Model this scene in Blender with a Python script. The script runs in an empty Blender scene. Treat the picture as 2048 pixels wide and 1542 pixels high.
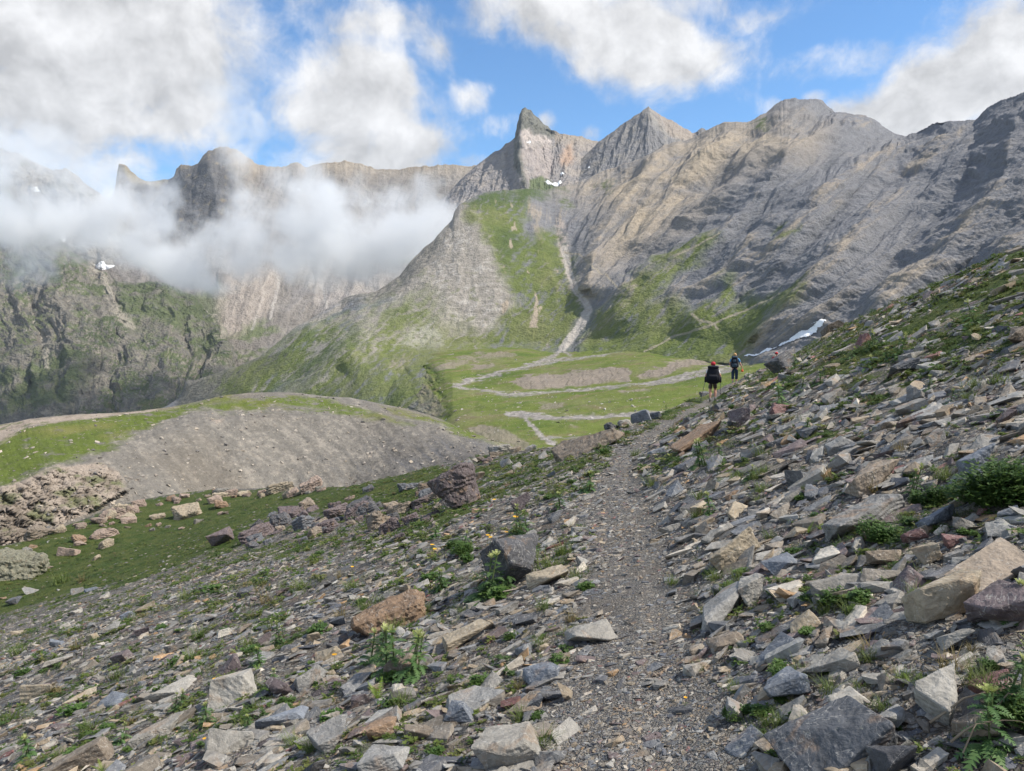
import bpy, bmesh, math, random, time
import numpy as np
from mathutils import Vector, Matrix
T0 = time.time()
SC = bpy.context.scene
COL = SC.collection
RES = 1.0            # terrain resolution factor
rng = np.random.default_rng(7)
random.seed(7)

# ------------------------------------------------------------------ camera
F = 1490.0
PITCH = math.radians(5.0)
CP, SP = math.cos(PITCH), math.sin(PITCH)
cam_d = bpy.data.cameras.new('camera')
cam_d.sensor_width = 36.0
cam_d.lens = F / 2048.0 * 36.0
cam_d.clip_start = 0.05
cam_d.clip_end = 30000
cam = bpy.data.objects.new('camera', cam_d)
COL.objects.link(cam)
cam.rotation_euler = (math.pi / 2 - PITCH, 0, 0)
SC.camera = cam

def uw(px, py):
    """bearing tangent and rise tangent of a sight line of the camera"""
    a = (np.asarray(px, float) - 1024) / F
    b = (771 - np.asarray(py, float)) / F
    d = CP + b * SP
    return a / d, (b * CP - SP) / d

def proj(u, w):
    b = (w * CP + SP) / (CP - w * SP)
    a = u * (CP + b * SP)
    return 1024 + F * a, 771 - F * b

def P3(px, py, Y):
    u, w = uw(px, py)
    return np.stack([u * Y, np.broadcast_to(Y, np.shape(u)) * 1.0, w * Y], -1)

# ------------------------------------------------------------------ noise
_perm = np.random.default_rng(3).permutation(256)
_perm = np.concatenate([_perm, _perm, _perm]).astype(np.int32)
_g3 = np.random.default_rng(5).normal(size=(256, 3)).astype(np.float32)
_g3 /= np.linalg.norm(_g3, axis=1)[:, None]

def perlin(x, y, z=None):
    x = np.asarray(x, np.float32); y = np.asarray(y, np.float32)
    z = np.zeros_like(x) if z is None else np.asarray(z, np.float32)
    xi = np.floor(x); yi = np.floor(y); zi = np.floor(z)
    fx, fy, fz = x - xi, y - yi, z - zi
    xi = xi.astype(np.int64) & 255; yi = yi.astype(np.int64) & 255; zi = zi.astype(np.int64) & 255
    u = fx*fx*fx*(fx*(fx*6-15)+10); v = fy*fy*fy*(fy*(fy*6-15)+10); w = fz*fz*fz*(fz*(fz*6-15)+10)
    def g(dx, dy, dz):
        h = _perm[_perm[_perm[xi+dx]+yi+dy]+zi+dz]
        G = _g3[h]
        return G[..., 0]*(fx-dx) + G[..., 1]*(fy-dy) + G[..., 2]*(fz-dz)
    a = g(0,0,0); a = a + u*(g(1,0,0)-a)
    b = g(0,1,0); b = b + u*(g(1,1,0)-b)
    c = g(0,0,1); c = c + u*(g(1,0,1)-c)
    d = g(0,1,1); d = d + u*(g(1,1,1)-d)
    a = a + v*(b-a); c = c + v*(d-c)
    return (a + w*(c-a)) * 1.5

def fbm(x, y, z=None, octv=5, gain=0.5, lac=2.03, ridged=False):
    s = 0; a = 1; t = 0
    x = np.asarray(x, np.float32); y = np.asarray(y, np.float32)
    z = np.zeros_like(x) if z is None else np.asarray(z, np.float32)
    for o in range(octv):
        n = perlin(x + 17.3*o, y - 9.1*o, z + 3.7*o)
        if ridged: n = 1 - 2*np.abs(n)
        s = s + a*n; t += a
        a *= gain; x = x*lac; y = y*lac; z = z*lac
    return s / t

def hash2(ix, iy, k):
    ix = ix.astype(np.int64) & 255; iy = iy.astype(np.int64) & 255
    return _perm[_perm[_perm[ix] + iy] + (k & 255)] / 255.0

def erode(x, y, dx, dy, scale, octv=4, gain=0.5, k=1.0, fb=1.0):
    """branching gullies running down the slope direction (dx, dy); x, y in metres, scale = gully spacing"""
    n = np.hypot(dx, dy) + 1e-6
    sx, sy = dx / n, dy / n
    H = np.zeros_like(x, dtype=np.float32); GX = np.zeros_like(H); GY = np.zeros_like(H)
    f = 1.0 / scale; a = 1.0; tot = 0
    for o in range(octv):
        ddx = sx + fb*GX; ddy = sy + fb*GY
        m = np.hypot(ddx, ddy) + 1e-6
        px_, py_ = -ddy/m, ddx/m
        X = (x * f).astype(np.float32); Y = (y * f).astype(np.float32)
        xi = np.floor(X); yi = np.floor(Y)
        C = 0; S = 0; W = 0
        for i in (-1, 0, 1):
            for j in (-1, 0, 1):
                cx = xi + i + 0.5 + (hash2(xi+i, yi+j, 11+o) - .5)*.9
                cy = yi + j + 0.5 + (hash2(xi+i, yi+j, 57+o) - .5)*.9
                qx = X - cx; qy = Y - cy
                w = np.exp(-(qx*qx + qy*qy)*2.2)
                ph = (qx*px_ + qy*py_) * 2*math.pi*k + 6.28*hash2(xi+i, yi+j, 91+o)*0.25
                C = C + w*np.cos(ph); S = S - w*np.sin(ph); W = W + w
        C = C / W; S = S / W
        tri = np.arcsin(np.clip(C, -1, 1)) * (2/math.pi)
        H += a*tri
        GX += a*S*px_; GY += a*S*py_
        tot += a
        a *= gain; f *= 2.1
    return H / tot

def sstep(a, b, x):
    t = np.clip((x - a) / (b - a), 0, 1)
    return t*t*(3-2*t)

def mixc(c, d, m):
    m = np.clip(m, 0, 1)[..., None]
    return c*(1-m) + np.asarray(d, np.float32)*m

def blur1(a, n, axis):
    if n < 2: return a
    k = np.hanning(2*n+1); k /= k.sum()
    pad = [(0, 0)]*a.ndim; pad[axis] = (n, n)
    b = np.pad(a, pad, mode='edge')
    return np.apply_along_axis(lambda v: np.convolve(v, k, 'valid'), axis, b)

def pl_dist(px, py, pts):
    """distance in sight-line units to a polyline, and the signed side"""
    best = np.full(px.shape, 1e9, np.float32); side = np.zeros(px.shape, np.float32); par = np.zeros(px.shape, np.float32)
    n = len(pts) - 1
    for i in range(n):
        ax, ay = pts[i]; bx, by = pts[i+1]
        vx, vy = bx-ax, by-ay
        L = vx*vx + vy*vy
        t = np.clip(((px-ax)*vx + (py-ay)*vy) / L, 0, 1)
        ex = px - ax - t*vx; ey = py - ay - t*vy
        d = np.hypot(ex, ey)
        m = d < best
        best = np.where(m, d, best)
        side = np.where(m, (vx*ey - vy*ex)/(math.sqrt(L)*d + 1e-4), side)
        par = np.where(m, (i+t)/n, par)
    return best, side, par

def ch(pts, n=2):
    """rounded polyline"""
    for _ in range(n):
        q = [pts[0]]
        for a, b in zip(pts[:-1], pts[1:]):
            q += [(a[0]*.75+b[0]*.25, a[1]*.75+b[1]*.25), (a[0]*.25+b[0]*.75, a[1]*.25+b[1]*.75)]
        pts = q + [pts[-1]]
    return pts

def in_poly(px, py, pts, soft):
    """soft inside mask of a polygon"""
    x0 = min(p[0] for p in pts) - 3*soft; x1 = max(p[0] for p in pts) + 3*soft
    y0 = min(p[1] for p in pts) - 3*soft; y1 = max(p[1] for p in pts) + 3*soft
    out = np.zeros(px.shape, np.float32)
    sel = (px > x0) & (px < x1) & (py > y0) & (py < y1)
    if not sel.any(): return out
    x = px[sel]; y = py[sel]
    ins = np.zeros(x.shape, bool)
    d, _, _ = pl_dist(x, y, list(pts) + [pts[0]])
    n = len(pts)
    for i in range(n):
        ax, ay = pts[i]; bx, by = pts[(i+1) % n]
        c = ((ay > y) != (by > y)) & (x < (bx-ax)*(y-ay)/((by-ay) + 1e-9) + ax)
        ins ^= c
    sd = np.where(ins, d, -d)
    out[sel] = sstep(-soft, soft, sd)
    return out

# ------------------------------------------------------------------ mesh helpers
def link(o, parent=None):
    COL.objects.link(o)
    if parent is not None: o.parent = parent
    return o

def tag(o, label=None, cat=None, group=None, kind=None):
    if label: o['label'] = label
    if cat: o['category'] = cat
    if group: o['group'] = group
    if kind: o['kind'] = kind
    return o

def empty(name, loc, rz=0):
    o = bpy.data.objects.new(name, None)
    o.empty_display_size = .2
    o.location = loc; o.rotation_euler = (0, 0, rz)
    return link(o)

def np_mesh(name, V, Fq, mat=None, cols=None, smooth=True, extra=None):
    """V (n,3), Fq (m,3|4) index array -> mesh"""
    me = bpy.data.meshes.new(name)
    V = np.ascontiguousarray(V, np.float32); Fq = np.ascontiguousarray(Fq, np.int32)
    k = Fq.shape[1]
    me.vertices.add(len(V)); me.vertices.foreach_set('co', V.ravel())
    me.loops.add(Fq.size); me.loops.foreach_set('vertex_index', Fq.ravel())
    me.polygons.add(len(Fq))
    me.polygons.foreach_set('loop_start', np.arange(0, Fq.size, k, dtype=np.int32))
    me.polygons.foreach_set('loop_total', np.full(len(Fq), k, np.int32))
    me.polygons.foreach_set('use_smooth', np.full(len(Fq), smooth, bool))
    me.update(calc_edges=True)
    if cols is not None:
        at = me.color_attributes.new('col', 'FLOAT_COLOR', 'POINT')
        c = np.ones((len(V), 4), np.float32); c[:, :3] = cols
        at.data.foreach_set('color', c.ravel())
    for nm, arr in (extra or {}).items():
        at = me.attributes.new(nm, 'FLOAT', 'POINT')
        at.data.foreach_set('value', np.ascontiguousarray(arr, np.float32).ravel())
    if mat: me.materials.append(mat)
    return me

def grid_faces(nr, nc):
    i = np.arange(nr*nc).reshape(nr, nc)
    return np.stack([i[:-1, :-1], i[:-1, 1:], i[1:, 1:], i[1:, :-1]], -1).reshape(-1, 4)

def grid_normals(P):
    a = np.gradient(P, axis=1); b = np.gradient(P, axis=0)
    n = np.cross(a, b); n /= np.linalg.norm(n, axis=-1, keepdims=True) + 1e-9
    flip = n[..., 2:3] < 0
    return np.where(flip, -n, n)

# ------------------------------------------------------------------ node helpers
class NT:
    def __init__(s, tree): s.t = tree; s.n = tree.nodes; s.l = tree.links
    def new(s, typ, **kw):
        n = s.n.new(typ)
        for k, v in kw.items():
            if k.startswith('i_'):
                key = k[2:]; key = int(key) if key.isdigit() else key.replace('_', ' ')
                s.put(n.inputs[key], v)
            else: setattr(n, k, v)
        return n
    def put(s, sock, v):
        if isinstance(v, bpy.types.NodeSocket): s.l.new(v, sock)
        else: sock.default_value = v
    def m(s, op, a, b=None, c=None, clamp=False):
        n = s.n.new('ShaderNodeMath'); n.operation = op; n.use_clamp = clamp
        s.put(n.inputs[0], a)
        if b is not None: s.put(n.inputs[1], b)
        if c is not None: s.put(n.inputs[2], c)
        return n.outputs[0]
    def v(s, op, a, b=None, out=0):
        n = s.n.new('ShaderNodeVectorMath'); n.operation = op
        s.put(n.inputs[0], a)
        if b is not None:
            s.put(n.inputs['Scale' if op == 'SCALE' else 1], b)
        return n.outputs['Value' if op in ('LENGTH', 'DOT_PRODUCT', 'DISTANCE') else 0]
    def mix(s, fac, a, b, blend='MIX'):
        n = s.n.new('ShaderNodeMix'); n.data_type = 'RGBA'; n.blend_type = blend
        s.put(n.inputs[0], fac); s.put(n.inputs[6], a if not isinstance(a, tuple) else a); s.put(n.inputs[7], b)
        return n.outputs[2]
    def noise(s, vec, scale, detail=4, rough=.55, dist=0., out='Fac'):
        n = s.n.new('ShaderNodeTexNoise'); s.put(n.inputs['Vector'], vec)
        s.put(n.inputs['Scale'], scale); n.inputs['Detail'].default_value = detail
        n.inputs['Roughness'].default_value = rough; n.inputs['Distortion'].default_value = dist
        return n.outputs[out]
    def vor(s, vec, scale, feature='F1', out='Distance', rand=1.):
        n = s.n.new('ShaderNodeTexVoronoi'); n.feature = feature; s.put(n.inputs['Vector'], vec)
        s.put(n.inputs['Scale'], scale); n.inputs['Randomness'].default_value = rand
        return n.outputs[out]
    def ramp(s, fac, stops, interp='LINEAR'):
        n = s.n.new('ShaderNodeValToRGB'); cr = n.color_ramp; cr.interpolation = interp
        while len(cr.elements) < len(stops): cr.elements.new(.5)
        for e, (p, c) in zip(cr.elements, stops):
            e.position = p; e.color = (c, c, c, 1) if isinstance(c, (int, float)) else (*c, 1)
        s.put(n.inputs[0], fac)
        return n.outputs[0]
    def mr(s, x, a, b, c=0., d=1., smooth=False):
        n = s.n.new('ShaderNodeMapRange'); n.clamp = True
        if smooth: n.interpolation_type = 'SMOOTHSTEP'
        s.put(n.inputs[0], x); s.put(n.inputs[1], a); s.put(n.inputs[2], b); s.put(n.inputs[3], c); s.put(n.inputs[4], d)
        return n.outputs[0]
    def bump(s, h, strength, dist, normal=None):
        n = s.n.new('ShaderNodeBump'); s.put(n.inputs['Height'], h)
        s.put(n.inputs['Strength'], strength); s.put(n.inputs['Distance'], dist)
        if normal is not None: s.put(n.inputs['Normal'], normal)
        return n.outputs[0]

def material(name, build):
    m = bpy.data.materials.new(name); m.use_nodes = True
    t = NT(m.node_tree); t.n.clear()
    out = t.n.new('ShaderNodeOutputMaterial')
    bs = t.n.new('ShaderNodeBsdfPrincipled')
    bs.inputs['Roughness'].default_value = .9
    bs.inputs['Specular IOR Level'].default_value = .25
    t.l.new(bs.outputs[0], out.inputs[0])
    build(t, bs)
    return m

def mat_terrain(name, nscale, bstr=.6, bdist=1.0, spread=.35, spec=.1, scree=0.0):
    """colour from the vertex attribute, broken up by fine world-space grain"""
    def b(t, bs):
        col = t.new('ShaderNodeAttribute', attribute_name='col').outputs['Color']
        pos = t.new('ShaderNodeNewGeometry').outputs['Position']
        n1 = t.noise(pos, nscale, 6, .65)
        n2 = t.noise(pos, nscale*5.3, 4, .7)
        f = t.m('ADD', t.m('MULTIPLY', n1, .5), t.m('MULTIPLY', n2, .5))
        k = t.mr(f, .3, .7, 1-spread, 1+spread)
        c = t.mix(1.0, col, (1, 1, 1, 1), 'MULTIPLY')
        c = t.v('SCALE', c, k)
        t.put(bs.inputs['Base Color'], c)
        bs.inputs['Specular IOR Level'].default_value = spec
        v = t.vor(pos, nscale*3.1)
        h = t.m('ADD', t.m('ADD', n1, t.m('MULTIPLY', n2, .5)), t.m('MULTIPLY', v, .4))
        t.put(bs.inputs['Normal'], t.bump(h, bstr, bdist))
    return material(name, b)

# ------------------------------------------------------------------ terrain patches
def patch_grid(px0, px1, nx, lines, ns, blur=6, crest=None, xb=12, jag=0, sm=0, kk=38):
    """lines: control lines bottom -> crest -> back, each [(px, py, Y), ...]; gives px, py, P grids"""
    nx = int(nx*RES); ns = [max(2, int(n*RES)) for n in ns]
    px = np.linspace(px0, px1, nx)
    PY = []; IY = []
    for ln in lines:
        a = np.array(sorted(ln), float)
        PY.append(np.interp(px, a[:, 0], a[:, 1])); IY.append(blur1(np.interp(px, a[:, 0], 1/a[:, 2]), int(xb*RES), 0))
    # fine shape of the skyline stays near the skyline; the face below follows its broad shape
    ci = crest if crest is not None else len(lines)-2
    det = np.zeros(nx)
    if sm:
        b = blur1(PY[ci], int(sm*RES), 0); det += PY[ci] - b; PY[ci] = b
        if ci+1 < len(PY): PY[ci+1] = blur1(PY[ci+1], int(sm*RES), 0)
    if jag: det += jag*(fbm(px/46, px*0+3.3, None, 5, .62)*1.3 - .35*np.abs(fbm(px/17, px*0+8, None, 4, .6)))
    rows_py = []; rows_iy = []
    for k, n in enumerate(ns):
        t = np.linspace(0, 1, n, endpoint=(k == len(ns)-1))[:, None]
        rows_py.append(PY[k]*(1-t) + PY[k+1]*t); rows_iy.append(IY[k]*(1-t) + IY[k+1]*t)
    py = np.concatenate(rows_py); iy = np.concatenate(rows_iy)
    if sm or jag:
        rr_ = np.arange(len(py))[:, None] - sum(ns[:ci])
        py = py + det[None]*np.exp(-np.abs(rr_)/(kk*RES))
    if blur > 1:
        nb = int(blur*RES); cr = sum(ns[:crest if crest is not None else len(ns)-1])
        iy[:cr] = blur1(iy[:cr], nb, 0)
    pxg = np.broadcast_to(px, py.shape).copy()
    return pxg, py, 1/iy, sum(ns[:crest if crest is not None else len(ns)-1])

def creases(px, py, Y, items):
    """items: (polyline, width one side, width other side, amplitude as share of depth); positive comes forward"""
    D = np.zeros_like(Y)
    for pts, wl, wr, amp in items:
        d, s, par = pl_dist(px, py, pts)
        w = wl + (wr-wl)*(.5+.5*s)
        ends = sstep(0, .12, par)*sstep(1.02, .85, par)
        D = D + amp*np.exp(-(d/w))*(0.25+.75*ends)
    return Y*(1 - D)
# ------------------------------------------------------------------ albedos
C_SHALE = (.182, .183, .193); C_DSH = (.125, .13, .142); C_TAN = (.36, .30, .225); C_PINK = (.36, .31, .27)
C_GREEN = (.118, .148, .034); C_DGREEN = (.06, .092, .026); C_YGREEN = (.165, .17, .075); C_PALE = (.42, .39, .36)
C_BRN = (.22, .19, .155); C_SNOW = (.85, .87, .9); C_ROCK = (.24, .225, .2); C_DROCK = (.12, .115, .11); C_RUST = (.38, .24, .15)

def full(shape, c):
    return np.broadcast_to(np.array(c, np.float32), shape + (3,)).copy()

def finish_patch(name, px, py, Y, mat, er=None, rough=(), colour=None, crest_row=None, snow=(), ribs=(), kind='structure'):
    """er: (scale, amplitude m, octaves, k); rough: [(scale, amplitude m, octaves, ridged)], then the colours"""
    Y = creases(px, py, Y, ribs) if ribs else Y
    P = P3(px, py, Y)
    n = grid_normals(P)
    # a smoother normal gives the fall line
    H = np.zeros(px.shape, np.float32)
    rows = np.arange(px.shape[0])[:, None]
    taper = np.ones(px.shape, np.float32)
    if crest_row is not None:
        taper = 0.18 + .82*sstep(0, 30*RES, np.abs(rows - crest_row)).astype(np.float32) + 0*taper
    if er and isinstance(er, dict):
        # gullies: spacing and run given along the face, depth in metres growing with distance
        dxs = np.interp(px, [a[0] for a in er['dir']], [a[1] for a in er['dir']]); dys = np.interp(px, [a[0] for a in er['dir']], [a[2] for a in er['dir']])
        w1 = fbm(P[..., 0]/150, P[..., 1]/150, P[..., 2]/150, 3)
        wp_ = er.get('warp', .6)
        qx = px + w1*er['sp']*wp_; qy = py*er.get('sq', .8) + fbm(P[..., 0]/150+9, P[..., 1]/150, P[..., 2]/150, 3)*er['sp']*wp_
        H = erode(qx, qy, dxs, dys*er.get('sq', .8), er['sp'], er['oct'], er.get('gain', .58), er.get('k', 1.0), er.get('fb', .9))
        am = np.interp(px, [a[0] for a in er['amap']], [a[1] for a in er['amap']]) if 'amap' in er else 1.0
        if 'hint' in er: am = am*(1 - .78*er['hint'](px, py))
        P = P + n*(H*er['amp']*am*(Y/1000)*(.35+.65*taper))[..., None]
    elif er:
        sc, amp, oc, k = er[:4]
        bl = int(24*RES)
        gx = n[..., 0]/np.maximum(n[..., 2], .2); gy = n[..., 1]/np.maximum(n[..., 2], .2)
        gx = blur1(blur1(gx, bl, 0), bl, 1); gy = blur1(blur1(gy, bl, 0), bl, 1)
        wx = P[..., 0] + fbm(P[..., 0]/sc/2.5, P[..., 1]/sc/2.5, None, 3)*sc*.8
        wy = P[..., 1] + fbm(P[..., 0]/sc/2.5+40, P[..., 1]/sc/2.5, None, 3)*sc*.8
        H = erode(wx, wy, gx, gy, sc, oc, er[4] if len(er) > 4 else .55, k, 1.0)
        P = P + n*(H*amp*taper)[..., None]
    for sc, amp, oc, rd in rough:
        h = fbm(P[..., 0]/sc, P[..., 1]/sc, P[..., 2]/sc, oc, .55, ridged=rd)
        P = P + n*(h*amp*taper)[..., None]
    n2 = grid_normals(P)
    c = colour(px, py, P, n2, H)
    V = P.reshape(-1, 3)
    me = np_mesh(name, V, grid_faces(*px.shape), mat, c.reshape(-1, 3))
    o = tag(link(bpy.data.objects.new(name, me)), kind=kind)
    for nm, poly, soft in snow:
        wpx = px + fbm(px/14, py/9, None, 3)*7; wpy = py + fbm(px/14+9, py/9, None, 3)*4
        m = in_poly(wpx, wpy, poly, soft) > .5
        Fq = grid_faces(*px.shape); fm = m.reshape(-1)[Fq].all(1); Fq = Fq[fm]
        if len(Fq) < 3: continue
        ids, inv = np.unique(Fq, return_inverse=True)
        Vs = V[ids] + n2.reshape(-1, 3)[ids]*(0.0006*np.median(Y)+.2)
        ms = np_mesh(nm, Vs, inv.reshape(-1, 4), MAT['snow'])
        tag(link(bpy.data.objects.new(nm, ms)), kind='structure')
    return P, n2

MAT = {}
def b_snow(t, bs):
    pos = t.new('ShaderNodeNewGeometry').outputs['Position']
    nn = t.noise(pos, .15, 5)
    t.put(bs.inputs['Base Color'], t.ramp(nn, [(.3, (.80, .82, .84)), (.6, (.93, .94, .95))]))
    t.put(bs.inputs['Normal'], t.bump(nn, .4, .6))
MAT['snow'] = material('snow', b_snow)
MAT['far'] = mat_terrain('far_rock', .06, .7, 7.0, .3)
MAT['mid'] = mat_terrain('shale', .14, .65, 3.0, .28)
MAT['cliff'] = mat_terrain('cliff_rock', .07, .9, 9.0, .4)
MAT['meadow'] = mat_terrain('meadow', .5, .5, .8, .28)
MAT['mound'] = mat_terrain('mound_scree', 1.6, .6, .35, .38)

# ------------------------------------------------------------------ shale mountain with the green spur
Lb = [(300,880,930),(500,870,820),(700,875,610),(780,850,520),(870,800,500),(905,765,600),(1000,735,790),(1100,730,780),(1200,720,700),(1350,720,640),(1500,735,560),(1600,735,480),(1700,720,430),(1850,700,380),(2048,650,330),(2300,600,300),(2500,560,280)]
Lm = [(300,850,980),(360,835,985),(500,790,900),(600,760,865),(720,715,810),(870,692,865),(1000,690,865),(1120,690,840),(1180,685,800),(1300,665,740),(1400,680,670),(1500,700,600),(1600,695,520),(1700,680,470),(1850,650,430),(2048,600,380),(2500,520,320)]
Lc = [(300,835,1060),(355,805,1040),(362,790,1038),(372,765,1035),(440,745,1020),(480,730,1015),(520,712,1010),(555,685,1015),(590,655,1020),(640,627,1030),(670,607,1040),(700,593,1050),(740,585,1055),(770,570,1062),(800,552,1070),(822,525,1080),(850,495,1090),(870,478,1100),(885,460,1110),(905,440,1120),(909,425,1125),(918,410,1135),(935,398,1150),(960,387,1170),(1010,380,1200),(1050,378,1220),(1090,379,1270),(1130,373,1300),(1180,357,1330),(1215,343,1340),(1250,330,1350),(1290,308,1340),(1330,290,1330),(1365,280,1320),(1385,270,1320),(1400,262,1315),(1450,243,1300),(1480,242,1285),(1500,240,1280),(1530,226,1300),(1545,216,1320),(1562,204,1335),(1575,203,1338),(1590,199,1340),(1605,200,1340),(1640,205,1330),(1660,212,1320),(1700,226,1300),(1760,250,1260),(1812,270,1200),(1830,263,1175),(1850,254,1140),(1870,246,1100),(1900,239,1020),(1925,241,990),(1950,240,950),(1962,232,930),(1975,216,910),(1990,207,890),(2010,200,870),(2030,190,850),(2048,186,830),(2200,110,700),(2500,20,600)]
Lk = [(x, y+180, Y+260) for x, y, Y in Lc]
RAVINE = [(1105,440),(1118,480),(1135,530),(1150,580),(1176,612),(1160,650),(1130,690)]
ribsA = [
    (RAVINE, 50, 50, -.018),
    ([(925,402),(975,470),(1005,560),(1020,640)], 56.25, 75, 0.0123322),
    ([(1040,380),(1070,440),(1090,520),(1120,600)], 37.5, 50, 0.0105705),
    ([(1178,600),(1180,540),(1200,470),(1260,390),(1330,300)], 40, 50, 0.043065),
    ([(1190,670),(1250,600),(1320,540),(1380,490),(1440,460),(1500,400),(1570,320),(1590,205)], 35, 75, 0.050895),
    ([(1230,560),(1300,500),(1400,400),(1480,300)], 37.5, 37.5, -0.035235),
    ([(1340,660),(1420,610),(1470,565),(1570,470),(1700,340),(1812,285)], 32.5, 62.5, 0.04698),
    ([(1330,600),(1470,480),(1600,370),(1700,290)], 35, 35, -0.035235),
    ([(1480,705),(1545,640),(1612,560),(1700,480),(1800,380),(1900,280),(1945,245)], 30, 65, 0.058725),
    ([(1440,640),(1560,540),(1680,420),(1800,300)], 32.5, 32.5, -0.035235),
    ([(1500,725),(1640,650),(1730,580),(1830,480),(1930,370),(1965,260)], 34, 34, -.034),
    ([(1700,655),(1820,560),(1930,450),(2010,330),(2040,215)], 27.5, 62.5, 0.058725),
    ([(1800,640),(1900,555),(2048,430),(2200,300)], 30, 30, -0.058725),
    ([(1880,620),(2000,520),(2120,400),(2250,250)], 27.5, 62.5, 0.058725),
    ([(860,520),(740,640),(600,790)], 50, 62.5, 0.0105705),
    ([(720,700),(650,750),(560,840)], 25, 37.5, 0.027405),
    ([(790,735),(730,775),(640,850)], 22.5, 37.5, 0.027405),
    ([(700,600),(600,720),(500,830)], 43.75, 43.75, -0.0123322),
    ([(700,735),(640,785),(580,850)], 17.5, 17.5, -0.02349),
    ([(640,640),(560,730),(470,800)], 25, 25, 0.019575),
    ([(820,740),(790,760),(760,830)], 15, 15, -0.019575),
]
GREENS_A = [
    ([(1160,720),(1180,650),(1240,610),(1330,600),(1420,620),(1520,640),(1500,740),(1200,760)], 14, .92),
    ([(540,850),(640,700),(760,620),(860,600),(900,660),(1000,680),(1120,690),(1100,740),(700,860)], 26, .75),
    ([(928,400),(960,383),(1060,374),(1125,378),(1060,402),(1040,440),(1050,470),(1110,470),(1135,500),(1150,560),(1168,610),(1160,650),(1130,700),(1000,705),(860,700),(900,668),(1000,650),(1030,600),(1015,560),(990,510),(955,450),(930,420)], 9, .9),
    ([(430,760),(520,715),(590,665),(650,640),(720,640),(700,690),(560,800),(500,850),(440,800)], 16, .8),
    ([(560,830),(640,740),(760,640),(850,580),(880,640),(860,700),(720,730),(640,800),(600,850)], 22, .74),
    ([(700,720),(780,690),(900,690),(900,760),(880,830),(780,840),(740,780),(660,840),(600,850)], 12, .85),
    ([(1180,690),(1190,620),(1260,575),(1330,520),(1400,470),(1442,460),(1440,482),(1340,560),(1310,600),(1310,660),(1230,720)], 9, .8),
    ([(1290,690),(1320,650),(1430,590),(1455,560),(1470,560),(1470,590),(1450,620),(1560,590),(1600,560),(1622,560),(1600,585),(1540,630),(1500,690),(1420,760),(1250,740)], 8, .85),
    ([(1495,245),(1520,236),(1545,258),(1530,255)], 4, .9),
    ([(1125,400),(1140,398),(1150,420),(1130,420)], 6, .8),
    ([(1205,370),(1225,360),(1222,390),(1208,400)], 5, .5),
    ([(1560,470),(1600,452),(1590,470),(1550,485)], 5, .7),
    ([(1720,660),(1850,600),(1920,570),(1900,600),(1760,670)], 8, .5),
]
def green_hint(px, py):
    g = np.zeros(px.shape, np.float32)
    for poly, soft, k in GREENS_A: g = np.maximum(g, in_poly(px, py, poly, 22)*min(1, k+.15))
    return g
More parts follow.
